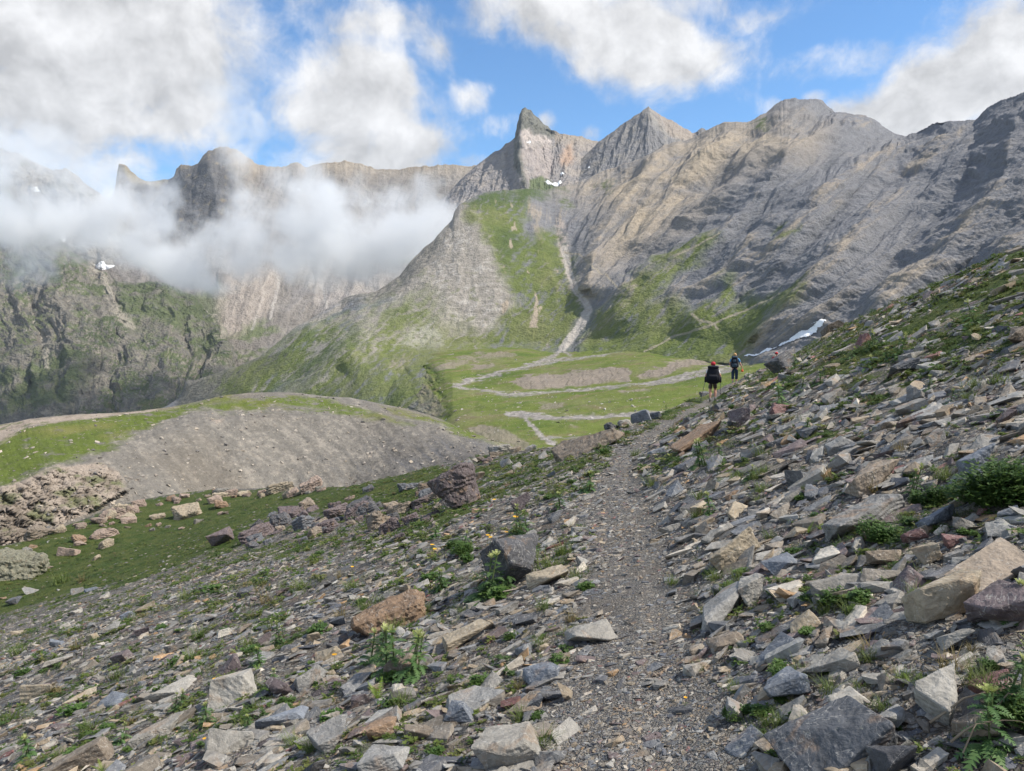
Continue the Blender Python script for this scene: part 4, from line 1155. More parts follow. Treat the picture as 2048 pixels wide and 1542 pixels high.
R_('boulder', 912, 1020, 98, .8, 1.0, 'purple', 'tall dark purple boulder with lichen top standing alone left of the path', 301, lift=.42, sub=5, npts=14, amp=.12, k=.95)
R_('boulder', 1045, 1165, 190, .75, .5, 'dark', 'big dark slab with white lichen spots propped up beside the path bend', 302, yaw=.35, tx=-.25, ty=-.12, sub=5, k=1.0, lift=.6)
R_('boulder', 1175, 905, 140, .9, .36, 'brown', 'flat grey brown boulder with dark front where path meets the meadow view', 303, yaw=.1, sub=5, lift=.3)
R_('boulder', 1392, 892, 150, .5, .2, 'rust', 'long rust brown slab lying just right of the path below the hikers', 304, yaw=.3, ty=-.10, sub=5, lift=.3)
R_('boulder', 778, 1262, 160, .8, .42, 'rust', 'rounded rust orange boulder half sunk in the scree', 305, yaw=.1, sub=5, lift=.22, npts=18, amp=.12, k=.8)
R_('rock_slab', 925, 1295, 125, .5, .26, 'tan', 'tan slab tilted up over a dark gap below the thistle', 306, yaw=.45, tx=.2, lift=.4)
R_('rock_slab', 668, 1500, 105, .8, .5, 'grey', 'upright grey slab with thin white veins and shaded right side', 307, yaw=.4, tx=.35, lift=.35)
R_('rock_slab', 945, 1425, 140, .7, .26, 'grey', 'smooth pale brown slab with small red stone on it', 308, yaw=.3, tx=.1, k=1.15)
R_('rock', 1180, 1292, 110, .7, .32, 'pale', 'pale grey block with orange front on left edge of path', 309, yaw=.0, k=.85)
R_('rock', 918, 1448, 66, .8, .7, 'bluegrey', 'dark blue grey chunk on the end of the smooth slab', 310)
R_('boulder', 1018, 1540, 150, .9, .5, 'pale', 'large pale grey veined boulder at the bottom beside the path', 311, sub=5, k=.85)
R_('rock_slab', 120, 1560, 210, .45, .3, 'brown', 'long brown grey slab with dark end in the lower left corner', 312, yaw=.35, tx=.2, k=1.1)
R_('boulder', 1455, 1138, 135, .65, .42, 'tan', 'orange tan layered boulder overhanging the uphill side of the path', 313, yaw=.25, ty=-.1, lift=.45, sub=5)
R_('rock_slab', 1455, 1238, 215, .42, .24, 'grey', 'long smooth grey slab with thick end pointing at the path', 314, yaw=.42, sub=5, k=1.2, lift=.4, amp=.03)
R_('rock_slab', 1672, 1200, 115, .7, .34, 'pale', 'pale blue grey slab leaning above the green moss', 315, yaw=.3, tx=.3, k=.8)
R_('boulder', 1880, 1250, 170, .7, .52, 'tan', 'broad tan stone with brown stripe and pointed foot', 316, yaw=.0, sub=5, k=1.1, lift=.42, amp=.035)
R_('boulder', 2010, 1275, 150, .8, .5, 'purple', 'purple brown jagged boulder against the broad tan stone', 317, yaw=.1, sub=5, k=1.2)
R_('rock_slab', 1985, 1165, 215, .45, .2, 'brown', 'long pale brown slab reaching the right edge above tan stone', 318, yaw=.35, sub=5, k=1.55, lift=.45)
R_('boulder', 1662, 1560, 235, .85, .42, 'slate', 'largest dark slate boulder at the bottom right of the path', 319, yaw=.1, sub=5, k=.9, lift=.35, amp=.04)
R_('rock_slab', 1652, 1365, 130, .6, .3, 'pale', 'pale wedge slab above the blue grey rock and grass', 320, yaw=.0, k=.9)
R_('rock', 1572, 1412, 100, .8, .5, 'bluegrey', 'blue grey rock right of the path beside a dry grass tuft', 321, yaw=-.1)
R_('rock', 1900, 1450, 125, .8, .55, 'pale', 'pale lichen spotted rock with white quartz at lower right', 322, yaw=.2, tx=.3)
R_('rock_slab', 1735, 988, 150, .6, .3, 'brown', 'light brown slab with a grass tuft growing at its edge', 323, yaw=.15, k=1.4)
R_('boulder', 1722, 1062, 170, .55, .32, 'grey', 'grey brown rounded slab behind the leafy clump', 324, yaw=.22, k=.95, sub=5, lift=.35)
R_('rock', 1962, 948, 105, .7, .5, 'bluegrey', 'blue grey block right beside the large leafy clump', 325, k=1.15)
R_('boulder', 1562, 748, 82, .7, .5, 'dark', 'dark layered boulder on the skyline hiding the third hiker', 326, yaw=.45, ty=-.2, sub=5, lift=.45, k=1.3)
R_('rock', 1478, 852, 46, .9, .8, 'purple', 'squat purple grey block between the rust slab and the thistle', 327, k=1.3)
R_('rock_slab', 1556, 832, 66, .6, .45, 'red', 'purple red slab under a pile of small grey stones', 328, yaw=.4)
R_('rock_slab', 1862, 842, 86, .6, .26, 'grey', 'light grey flat slab high on the slope', 329, yaw=.2, k=1.25)
R_('rock', 2022, 705, 100, .6, .45, 'brown', 'dark brown ridge rock at the right edge high up', 330, yaw=.4, k=.7)
R_('rock_slab', 1466, 1440, 55, .6, .9, 'grey', 'upright tilted grey stone with tan corner on right of path', 331, yaw=1.1, k=1.1)
R_('rock', 447, 1352, 66, .6, .6, 'purple', 'dark purple rock with a small fern at its right end', 332, yaw=.4)
R_('rock', 255, 1240, 28, .8, .6, 'bluegrey', 'small blue grey block alone on the fine scree', 333, k=1.3)
R_('boulder', 442, 1092, 54, .8, .6, 'purple', 'dusky purple boulder standing before the dark boulder field', 334, k=1.3)
R_('boulder', 38, 1158, 100, .9, .62, 'olive', 'olive lichened boulder at the left edge of the basin', 335, sub=5, lift=.25, npts=16, amp=.18)
R_('rock', 1664, 668, 52, .7, .42, 'brown', 'dark brown boulder on the slope skyline near the snow', 336, k=.75)
R_('rock', 1805, 752, 62, .7, .5, 'slate', 'slate black rock halfway up the right slope', 337)
R_('rock', 1412, 772, 26, .8, .5, 'slate', 'small dark rock left of the rear hiker', 338, k=1.1)
R_('rock', 720, 1420-6, 40, .8, .6, 'purple', 'small purple stone beside the big thistle clump', 339)
R_('rock', 140, 1112, 46, .7, .4, 'pink', 'pale pink slab rock on the basin grass', 340)
R_('rock', 125, 1280, 20, .8, .5, 'slate', 'small slate stone in lower left of the fine scree', 341)
R_('rock_slab', 1000, 1418+80, 80, .6, .3, 'red', 'dark red flat stone beneath the smooth pale slab', 342, yaw=.1)
R_('rock_slab', 1085, 1370, 90, .6, .35, 'bluegrey', 'dark blue slab piece left of the path in trampled shale', 343)
R_('rock', 1790, 1560, 110, .7, .6, 'dark', 'black broken rock between slate boulder and pale rock', 344, k=1.1)
R_('rock', 1960, 1505, 120, .7, .45, 'brown', 'brown grey jagged rock in the lower right corner', 345)
R_('rock_slab', 1450, 1300, 85, .6, .3, 'brown', 'layered brown slab with white quartz crust below long grey slab', 346, k=1.1)
R_('rock', 1510, 1205, 95, .7, .55, 'pale', 'white banded quartz rock leaning on the long grey slab', 347, k=1.1)
R_('rock', 1560, 1145, 70, .7, .5, 'bluegrey', 'bluish folded rock at upper end of the long grey slab', 348)
R_('rock', 1815, 1190, 80, .8, .7, 'purple', 'dark violet block between blue grey slab and tan stone', 349, k=1.2)
R_('rock', 1855, 1130, 48, .9, .8, 'tan', 'square orange tan block above the broad tan stone', 350)
R_('rock', 1905, 1095, 52, .8, .6, 'red', 'maroon block in the stone pile at right', 351)
R_('rock', 1830, 1090, 48, .7, .5, 'red', 'dark red block next to rounded grey one in pile', 352, k=.8)
R_('rock_slab', 1870, 1060, 95, .5, .35, 'bluegrey', 'long blue grey slab crowning the stone pile at right', 353, yaw=.3)
R_('rock_slab', 840, 1480, 70, .7, .5, 'brown', 'rusty brown stone between upright slab and blue chunk', 354)
R_('rock_slab', 560, 1455, 120, .5, .22, 'bluegrey', 'smooth blue grey slab in the lower scree left of upright slab', 355, yaw=.3, k=1.25)
R_('rock_slab', 310, 1480, 130, .5, .25, 'pale', 'pale grey slab in the bottom left scree', 356, yaw=.25, k=.8)
R_('rock_slab', 1090, 1170+8, 100, .7, .3, 'tan', 'tan folded slab just below the big dark slab', 357, yaw=.2, k=1.1)
R_('rock', 1045, 1022, 46, .6, .7, 'purple', 'purple lichened rock behind the big dark slab', 358, yaw=.5)
R_('rock', 735, 1300, 45, .7, .4, 'slate', 'slate stone below the rust orange boulder', 359)
R_('rock_slab', 360, 1300, 60, .6, .35, 'grey', 'grey slab left of the dark purple fern rock', 360, yaw=.35)
R_('rock', 770, 1560, 110, .8, .5, 'grey', 'grey boulder at the bottom centre left of pale veined boulder', 361, k=1.1)
R_('rock', 1010, 935, 30, .8, .6, 'grey', 'grey rock among grass behind the path edge', 362)
R_('rock', 1280, 846, 44, .8, .6, 'bluegrey', 'blue grey rock at the skyline left of the path crest', 363, k=1.1)

BLD = []
NAMED_R = []   # every further countable rock: (object, what it is, px, py)
def rock_desc(cn, flat):
    w = {'grey': 'grey', 'bluegrey': 'blue grey', 'pale': 'pale', 'slate': 'slate black', 'tan': 'tan', 'purple': 'purple', 'rust': 'rust brown', 'dark': 'dark', 'brown': 'brown', 'red': 'dark red', 'olive': 'olive', 'pink': 'pinkish', 'white': 'whitish'}[cn]
    return w + (' flat stone' if flat else ' blocky stone')
DET = [rock_mesh('rock', 500+i, (1, [.7, .55, .85, .6][i % 4], [.26, .45, .35, .6, .2, .5][i % 6]), 9+i % 4, 3, .045, .5) for i in range(16)]
BLD = [rock_mesh('boulder', 560+i, (1, [.8, .9, .7, 1.][i % 4], [.6, .75, .5][i % 3]), 14+i % 4, 4, .16, .6) for i in range(10)]
def det_rock(px, py, w, cn, k, r, where_group, cap_h=1., Y=None, name='rock', i=None, rough=False):
    if Y is None: X, Y, Z = ground_at(px, py)
    else:
        u, _ = uw(px, py); X = float(u)*Y; Z = float(ground_z(X, Y))
    L = w/F*Y
    i = r.integers(0, len(DET)) if i is None else i
    if rough: i = int(r.integers(0, 10))
    o = link(bpy.data.objects.new(name, BLD[i] if rough else DET[i]))
    n = ground_n(np.array([X]), np.array([Y]))
    R = frames(n, r.normal(.2, .35, 1) + (math.pi if r.random() < .5 else 0), r.uniform(0, 6.28, 1), np.abs(r.normal(0, .22, 1)))[0]
    hz = [.6, .75, .5][i % 3] if rough else [.26, .45, .35, .6, .2, .5][i % 6]
    o.matrix_world = Matrix.Translation((X, Y, Z + L*hz*.3*cap_h)) @ mat3(R).to_4x4() @ Matrix.Diagonal((L, L*r.uniform(.8, 1.1), L*cap_h*r.uniform(.8, 1.2), 1))
    c = np.array(COLN[cn])*k*r.uniform(.85, 1.15); o.color = (*[float(x) for x in c], 1)
    o['category'] = 'rock' if name == 'rock' else name
    NAMED_R.append((o, rock_desc(cn, hz < .36), px, py, where_group, cn))
    return o
rr = np.random.default_rng(77)
# the dark boulder field
for i in range(70):
    a = rr.random()**.8; px = 490 + 390*a + rr.normal(0, 20); py = 1075 - 60*a + rr.normal(0, 20)
    det_rock(px, py, rr.choice([22, 32, 46, 66], p=[.45, .3, .15, .1]), rr.choice(['purple', 'dark', 'brown', 'slate'], p=[.4, .2, .2, .2]), 1.15, rr, 'dark boulder field', .95, name='boulder', rough=True)
# pale rocks along the rim of the basin
for i in range(84):
    if i < 40: px = rr.uniform(180, 650); py = np.interp(px, [180, 300, 420, 650], [1040, 1003, 985, 978]) + rr.uniform(2, 14)
    else: px = rr.uniform(20, 480); py = np.interp(px, [0, 160, 480], [1120, 1070, 1020]) + rr.normal(0, 22)
    cn_ = rr.choice(['pink', 'tan', 'pale', 'brown', 'rust'], p=[.4, .2, .12, .18, .1])
    det_rock(px, py, rr.choice([12, 20, 30, 52], p=[.45, .3, .15, .1]), cn_, [1., .8, .62][int(cn_ in ('pale', 'pink')) + int(cn_ == 'pale')], rr, 'basin rim', .8, rough=True)
for px, py, w, cn in ((1060,902,26,'grey'),(990,915,30,'brown'),(1030,905,24,'tan'),(975,925,26,'pink'),(1000,900,40,'pale'),(935,935,30,'grey'),(1225,862,34,'slate'),(1250,856,30,'pale'),(1310,838,26,'bluegrey'),(960,925,22,'brown'),(1090,935,30,'grey'),(850,985,34,'brown'),(735,985,26,'slate'),(700,1000,22,'pink')):
    det_rock(px, py, w, cn, .85, rr, 'skyline by the path', .9, rough=True)
tries = 0
while len(NAMED_R) < 290 and tries < 4000:
    tries += 1
    px = rr.uniform(0, 2048); py = rr.uniform(820, 1535)
    u, w_ = uw(px, py)
    if float(w_) > np.interp(float(u), _su, _sw) - .008: continue
    X, Y, Z = ground_at(px, py)
    dp = X - float(path_x(Y))
    if abs(dp) < .42: continue
    if px < 900 and py < 1180: continue
    base = np.interp(py, [820, 1000, 1250, 1500], [30, 42, 62, 88])*(1.0 if dp > 0 else .85)
    w = base*rr.uniform(.7, 1.5)*(.62 if dp < 0 and py < 1300 else 1.25 if py > 1250 or dp > 1.2 else 1)
    w = min(w, (abs(dp)-.3)*2*F/Y*.6 + 12)
    if w < 22: continue
    if any(math.hypot(px-a, (py-b)*1.6) < (w+c)*.48 for a, b, c in LOCKED): continue
    LOCKED.append((px, py, w))
    cn = rr.choice(['grey', 'bluegrey', 'pale', 'slate', 'tan', 'purple', 'rust', 'brown', 'red', 'white'], p=[.24, .14, .16, .09, .13, .06, .03, .11, .02, .02])
    det_rock(px, py, w, cn, 1.0, rr, 'uphill' if dp > 0 else 'downhill')

ORD = ['first', 'second', 'third', 'fourth', 'fifth', 'sixth', 'seventh', 'eighth', 'ninth', 'tenth', 'eleventh', 'twelfth', 'thirteenth', 'fourteenth', 'fifteenth', 'sixteenth', 'seventeenth', 'eighteenth', 'nineteenth', 'twentieth']
def zone(px, py, g):
    if g in ('uphill', 'downhill'):
        band = 'at picture bottom' if py > 1370 else 'on near scree' if py > 1200 else 'on mid slope' if py > 1020 else 'high up'
        return band + (' above' if g == 'uphill' else ' below') + ' the path'
    return {'dark boulder field': 'in the dark boulder field', 'basin rim': 'on the basin grass rim', 'skyline by the path': 'by the skyline left of the path'}.get(g, g)
def auto_labels(items, group_of):
    """labels that tell same-looking things apart by their order from the left"""
    sets = {}
    for it in items: sets.setdefault((it[1], zone(it[2], it[3], it[4])), []).append(it)
    for (d, z), L in sets.items():
        L.sort(key=lambda q: q[2])
        for i, it in enumerate(L):
            if len(L) == 1: lab = f'{d} {z}'
            elif i == 0: lab = f'leftmost {d} {z}'
            elif i == len(L)-1: lab = f'rightmost {d} {z}'
            else: lab = f'{ORD[i % 20]} {d} from left {z}'
            it[0]['label'] = lab; it[0]['group'] = group_of(it)
auto_labels(NAMED_R, lambda it: {'uphill': 'rocks above the path', 'downhill': 'rocks below the path', 'basin rim': 'rocks on the basin rim', 'dark boulder field': 'boulders of the dark field'}.get(it[4], 'rocks by the skyline'))
print('rocks', len(NAMED_R), round(time.time()-T0, 1))
# ------------------------------------------------------------------ plants
def b_leaf(c1, c2, spec=.3):
    def b(t, bs):
        pos = t.new('ShaderNodeNewGeometry').outputs['Position']
        oi = t.new('ShaderNodeObjectInfo')
        n = t.noise(pos, 14, 3)
        col = t.mix(t.mr(n, .3, .7), (*c1, 1), (*c2, 1))
        k = t.m('ADD', .8, t.m('MULTIPLY', oi.outputs['Random'], .4))
        t.put(bs.inputs['Base Color'], t.v('SCALE', col, k))
        bs.inputs['Roughness'].default_value = .6; bs.inputs['Specular IOR Level'].default_value = spec
        # thin leaves let some light through
        tr = t.n.new('ShaderNodeBsdfTranslucent'); t.put(tr.inputs[0], t.v('SCALE', col, 1.3))
        mx = t.n.new('ShaderNodeMixShader'); mx.inputs[0].default_value = .3
        out = [x for x in t.n if x.type == 'OUTPUT_MATERIAL'][0]
        t.l.new(bs.outputs[0], mx.inputs[1]); t.l.new(tr.outputs[0], mx.inputs[2]); t.l.new(mx.outputs[0], out.inputs[0])
    return b
MAT['thistle'] = material('thistle_leaf', b_leaf((.055,.12,.035), (.12,.19,.07)))
MAT['thead'] = material('thistle_head', b_leaf((.28,.33,.10), (.48,.50,.22)))
MAT['grass'] = material('grass_blade', b_leaf((.06,.105,.02), (.15,.18,.05)))
MAT['dry'] = material('dry_grass', b_leaf((.14,.12,.05), (.22,.17,.08)))
MAT['herb'] = material('herb_leaf', b_leaf((.045,.10,.02), (.10,.16,.04)))
MAT['fern'] = material('fern_leaf', b_leaf((.12,.19,.02), (.22,.29,.05)))
MAT['stem'] = material('stem', b_leaf((.10,.15,.05), (.16,.19,.08)))
MAT['petal'] = material('petal', b_leaf((.75,.36,.02), (.85,.50,.04)))
MAT['purple_petal'] = material('purple_petal', b_leaf((.25,.16,.5), (.4,.28,.65)))
MAT['twig'] = material('twig', b_leaf((.2,.15,.1), (.33,.27,.2)))

class TB:
    def __init__(s): s.v = []; s.f = []
    def tri(s, a, b, c):
        i = len(s.v); s.v += [a, b, c]; s.f.append((i, i+1, i+2))
    def arr(s): return np.array(s.v, np.float32).reshape(-1, 3), np.array(s.f, np.int32).reshape(-1, 3)
    def obj(s, name, mat, parent=None):
        v, f = s.arr()
        return link(bpy.data.objects.new(name, np_mesh(name, v, f, mat, None, False)), parent)
def blade(tb, base, d, L, w, bend, r, seg=3):
    d = np.array(d, float); d /= np.linalg.norm(d)
    side = np.cross(d, (0, 0, 1)); side /= np.linalg.norm(side)+1e-6
    p = np.array(base, float); prev = None
    hd = np.array((d[0], d[1], 0)); hd /= np.linalg.norm(hd)+1e-6
    for i in range(seg+1):
        t = i/seg
        q = p + d*L*t + hd*bend*L*t*t - np.array((0, 0, 1))*bend*L*.6*t*t
        ww = w*(1-t)**.7
        cur = (q - side*ww, q + side*ww)
        if prev is not None:
            if i == seg: tb.tri(prev[0], prev[1], q)
            else: tb.tri(prev[0], prev[1], cur[1]); tb.tri(prev[0], cur[1], cur[0])
        prev = cur
def lobed(tb, base, az, el, L, W, r, droop=.5, teeth=9, spiky=1.0):
    """a lobed, toothed leaf arching outwards"""
    h = np.array((math.cos(az), math.sin(az), 0)); up = np.array((0, 0, 1.)); sd = np.array((-math.sin(az), math.cos(az), 0))
    def at(t): return np.array(base) + h*(L*t*math.cos(el)) + up*(L*t*math.sin(el) - droop*L*t*t)
    roll = r.uniform(-.4, .4)
    for i in range(teeth):
        t0, t1 = i/teeth, (i+1)/teeth
        a, b = at(t0), at(t1)
        w = W*math.sin(math.pi*min(.97, (t0*.85+.12)))**.8
        for s in (-1, 1):
            tip = at(min(1, t1+.05)) + sd*s*w*(1 + r.uniform(-.2, .25))*spiky + up*(w*.25*r.uniform(-.6, 1) + s*roll*w*.5)
            tb.tri(a, b, tip)
            mid = (a+b)/2 + sd*s*w*.45
            tb.tri(a, mid + up*w*.1, tip)
    # midrib strip
    for i in range(3):
        a, b = at(i/3), at((i+1)/3)
        tb.tri(a - sd*W*.09, a + sd*W*.09, b)
def tube(tb, a, b, ra, rb, n=5):
    a = np.array(a, float); b = np.array(b, float); d = b-a; d /= np.linalg.norm(d)+1e-9
    x = np.cross(d, (0, 0, 1)) if abs(d[2]) < .95 else np.cross(d, (1, 0, 0)); x /= np.linalg.norm(x); y = np.cross(d, x)
    ring = [(math.cos(2*math.pi*i/n), math.sin(2*math.pi*i/n)) for i in range(n)]
    for i in range(n):
        c0, c1 = ring[i], ring[(i+1) % n]
        p0 = a + (x*c0[0]+y*c0[1])*ra; p1 = a + (x*c1[0]+y*c1[1])*ra; q0 = b + (x*c0[0]+y*c0[1])*rb; q1 = b + (x*c1[0]+y*c1[1])*rb
        tb.tri(p0, p1, q1); tb.tri(p0, q1, q0)

def thistle_proto(seed):
    r = np.random.default_rng(seed); leaf = TB(); stem = TB(); head = []
    ns = [1, 2, 3][seed % 3]
    for s in range(ns):
        bx, by = r.normal(0, .10, 2) if s else (0, 0)
        H = r.uniform(.55, .95); lx, ly = r.normal(0, .1, 2)
        tip = (bx+lx, by+ly, H)
        tube(stem, (bx, by, -.03), tip, .018, .014)
        for k in range(13):
            t = k/13; z = H*t
            lobed(leaf, (bx+lx*t, by+ly*t, z), k*2.4+s+r.uniform(-.3, .3), r.uniform(.1, .7), (.42 - .24*t)*r.uniform(.8, 1.15), .085*(1-.35*t), r, .35+.3*(1-t), 8)
        hb = TB()
        for k in range(11):
            lobed(hb, tip, k*2.4, r.uniform(.5, 1.3), r.uniform(.1, .17), .028, r, .1, 4)
        for k in range(20):
            az = r.uniform(0, 6.28); el = r.uniform(.7, 1.5)
            blade(hb, tip, (math.cos(az)*math.cos(el), math.sin(az)*math.cos(el), math.sin(el)), r.uniform(.06, .1), .007, .1, r, 2)
        head.append(hb)
    for k in range(12):
        lobed(leaf, (r.normal(0, .05), r.normal(0, .05), .01), r.uniform(0, 6.28), r.uniform(.05, .5), r.uniform(.35, .6), .10, r, .45, 9)
    return stem, leaf, head
def grass_proto(seed, n=60, H=1., spread=.16):
    r = np.random.default_rng(seed); tb = TB()
    for i in range(n):
        az = r.uniform(0, 6.28); el = r.uniform(.65, 1.5); b = r.normal(0, spread*.5, 2)
        blade(tb, (b[0], b[1], -.04), (math.cos(az)*math.cos(el), math.sin(az)*math.cos(el), math.sin(el)), H*r.uniform(.45, 1.), .014, r.uniform(.1, .55), r, 3)
    return tb
def herb_proto(seed, n=170, R=.5, H=.42, lw=.05):
    r = np.random.default_rng(seed); tb = TB()
    lob = [(r.uniform(-.3, .3), r.uniform(-.22, .22), r.uniform(.25, .55), r.uniform(.5, 1.2)) for _ in range(6)]
    for i in range(n):
        az = r.uniform(0, 6.28); q = math.sqrt(r.random()); lx, ly, lr, lh = lob[int(r.integers(0, 6))]
        x, y = R*2*lx + R*lr*q*math.cos(az)*1.3, R*2*ly + R*lr*q*math.sin(az)*1.3
        z = H*lh*math.sqrt(max(0, 1-q*q))*r.uniform(.3, 1.1)*(.7+.6*r.random())
        for k in range(4):
            a2 = r.uniform(0, 6.28); L = lw*r.uniform(.8, 1.5)
            d = np.array((math.cos(a2), math.sin(a2), r.uniform(-.1, .7))); s = np.cross(d, (0, 0, 1)); s /= np.linalg.norm(s)
            p = np.array((x, y, z)); m = p + d*L*.5
            tb.tri(p, m - s*L*.33, p + d*L); tb.tri(p, p + d*L, m + s*L*.33)
        if i % 9 == 0: tube(tb, (x*.6, y*.6, -.03), (x, y, z), .008, .005, 3)
    return tb
def fern_proto(seed):
    r = np.random.default_rng(seed); tb = TB()
    for f in range(5):
        az = r.uniform(0, 6.28) if f else 1.2; L = r.uniform(.6, 1.); el = r.uniform(.8, 1.35)
        h = np.array((math.cos(az), math.sin(az), 0)); sd = np.array((-math.sin(az), math.cos(az), 0)); up = np.array((0, 0, 1.))
        def at(t): return h*(L*t*math.cos(el) + .25*L*t*t) + up*(L*t*math.sin(el) - .25*L*t*t)
        for i in range(14):
            t = .08 + i/15; p = at(t); w = .17*math.sin(math.pi*min(1, t*.8+.25))*L
            for s in (-1, 1):
                tip = p + sd*s*w + h*w*.35; d2 = (at(t+.045)-p)*.6
                tb.tri(p - d2*.7, p + d2, tip); 
        tube(tb, at(0), at(.95), .008, .003, 3)
    return tb
def flower_proto(seed):
    r = np.random.default_rng(seed); st = TB(); pe = TB()
    top = np.array((r.normal(0, .1), r.normal(0, .1), 1.))
    tube(st, (0, 0, -.05), top, .02, .014, 4)
    for k in range(5): lobed(st, (0, 0, .02+.1*k), k*2.4, .5, .4, .06, r, .4, 4)
    for k in range(14):
        a = k*2*math.pi/14; d = np.array((math.cos(a), math.sin(a), .25)); s = np.array((-math.sin(a), math.cos(a), 0))
        pe.tri(top, top + d*.2 - s*.045, top + d*.2 + s*.045)
    return st, pe

PLANTS = []
def plant_place(o, px, py, size_px, r, Y=None):
    if Y is None: X, Y, Z = ground_at(px, py)
    else:
        u, _ = uw(px, py); X = float(u)*Y; Z = float(ground_z(X, Y))
    s = size_px/F*Y
    n = ground_n(np.array([X]), np.array([Y]))[0]
    o.location = (X, Y, Z); o.rotation_euler = (-.25*float(n[1]), .25*float(n[0]), r.uniform(0, 6.28)); o.scale = (s, s, s)
    return o
def copy_tree(o, parent=None):
    c = o.copy(); COL.objects.link(c)
    if parent is not None: c.parent = parent
    for ch in list(o.children): copy_tree(ch, c)
    return c
r5 = np.random.default_rng(55)
# thistles
TP = []
for s in range(5):
    st, lf, hd = thistle_proto(700+s)
    root = empty('thistle', (0, 0, 0))
    st.obj('stem', MAT['stem'], root); lf.obj('leaves', MAT['thistle'], root)
    for h in hd: h.obj('flower_head', MAT['thead'], root)
    TP.append([root, False])
TH = [(790,1345,120,0),(760,1330,90,1),(835,1350,100,2),(975,1195,110,1),(1010,1180,80,0),(885,1060+120,60,0),(1042,1070,62,1),(1178,985,58,0),(1120,1020,50,1),(925,1100,60,2),
      (1950,650,72,2),(1800,720,52,1),(1560,820,60,1),(1770,730,46,0),(1730,745,50,2),(1640,770,40,0),(1600,790,46,0),(1745,700,40,1),(1500,770,34,0),(1590,740,34,0),(1700,720,38,2),
      (1420,1030,54,1),(1400,935,70,2),(1440,925,50,0),(1610,870,46,0),(1980,1500,170,2),(2040,1430,160,1),(2030,1240,110,0),(520,1330,52,0),(560,1290,48,1),(640,1270,40,0),(415,1452,62,0),(500,1460,46,2),
      (360,1420,44,1),(545,1372,46,0),(660,1130,26,0),(240,1490,60,2),(870,1075,40,0),(1860,780,40,0),(1900,810,46,1),(1500,960,40,0),(1830,990,62,1),(60,1520,70,0),(1330,800+30,24,0)]
for px, py, sz, k in TH:
    k = k if r5.random() < .6 else int(r5.integers(0, 5))
    root, used = TP[k]
    o = root if not used else copy_tree(root); TP[k][1] = True
    plant_place(o, px, py, sz, r5); o['category'] = 'thistle'
    PLANTS.append((o, 'spiny thistle with pale yellow head', px, py, None, 'spiny thistles'))
# grass tufts
GPr = [[grass_proto(800+s, 85, 1., .35), None] for s in range(4)]
def single(pr, name, mat):
    if pr[1] is None:
        v, f = pr[0].arr(); pr[1] = np_mesh(name, v, f, mat, None, False)
    return link(bpy.data.objects.new(name, pr[1]))
DPr = [[grass_proto(820+s, 55, 1., .25), None] for s in range(2)]
GT = [(1745,985,58,1),(1890,960,50,0),(1525,915,44,0),(1655,960,48,1),(1510,960,40,0),(1740,1310,70,1),(1735,1325,50,0),(1870,1215,70,0),(1835,1200,60,0),(1400,1345,36,0),(1445,1190,40,0),(1900,1350,90,1),(1960,1370,80,0),
      (1100,1140,66,0),(1130,1110,50,0),(1155,1160,46,0),(1090,1490,60,0),(1950,780,50,0),(2000,770,50,0),(1800,905,40,1),(1985,1390,70,0),(1470,1385,40,0),(1660,1390,60,0),(1305,975,40,0),(1940,800,44,0),(1430,1130+30,40,0),(1520,985,36,0),
      (590,1490,50,0),(620,1505,50,0),(1345,1170,36,0),(1270,920-8,26,0),(1700,1230,46,0),(1560,1450,50,0),(1620,1460,44,0)]
for i in range(74):
    while True:
        px = r5.uniform(20, 2040); py = r5.uniform(800, 1520); u, w_ = uw(px, py)
        if float(w_) > np.interp(float(u), _su, _sw) - .01: continue
        X, Y, Z = ground_at(px, py)
        if abs(X - float(path_x(Y))) < .4 or (px < 900 and py < 1150): continue
        break
    GT.append((px, py, np.interp(py, [800, 1000, 1500], [22, 30, 46])*r5.uniform(.7, 1.3), 1 if r5.random() < .18 else 0))
for px, py, sz, dry in GT:
    o = single((DPr if dry else GPr)[int(r5.integers(0, 2 if dry else 4))], 'grass_tuft', MAT['dry'] if dry else MAT['grass'])
    plant_place(o, px, py, sz, r5); o['category'] = 'grass tuft'
    PLANTS.append((o, 'brownish dry grass tuft' if dry else 'green grass tuft', px, py, None, 'grass tufts'))
# leafy clumps
HPr = [[herb_proto(840, 1500, .5, .34, .042), None], [herb_proto(841, 260, .5, .25, .085), None], [herb_proto(842, 160, .5, .18, .10), None]]
HC = [(2010,1000,190,0),(2035,975,140,0),(1960,1010,110,0),(1755,1085,88,0),(1880,1005,80,0),(1850,1010,60,0),(930,1110,56,0),(905,1095,36,0),(1670,1210,90,1),(1620,1205,60,1),(1470,1440,56,0),(1560,1400,60,1),(1720,1200,70,1),
      (1250,870,30,1),(1210,910,40,1),(1060,1110,56,1),(1170,1180,44,1),(640,1110,26,1),(990,1195,90,1),(2045,1440,130,0)]
for i in range(64):
    while True:
        px = r5.uniform(10, 2040); py = r5.uniform(780, 1530); u, w_ = uw(px, py)
        if float(w_) > np.interp(float(u), _su, _sw) - .01: continue
        X, Y, Z = ground_at(px, py)
        if abs(X - float(path_x(Y))) < .4 or (px < 900 and py < 1130): continue
        break
    HC.append((px, py, np.interp(py, [800, 1000, 1500], [28, 36, 54])*r5.uniform(.7, 1.3), 1 if r5.random() < .6 else 2))
for px, py, sz, k in HC:
    o = single(HPr[k], 'leafy_plant', MAT['herb']); plant_place(o, px, py, sz, r5); o['category'] = 'plant'
    PLANTS.append((o, 'dense dark green leafy clump' if k == 0 else 'low leafy green plant', px, py, None, 'leafy plants'))
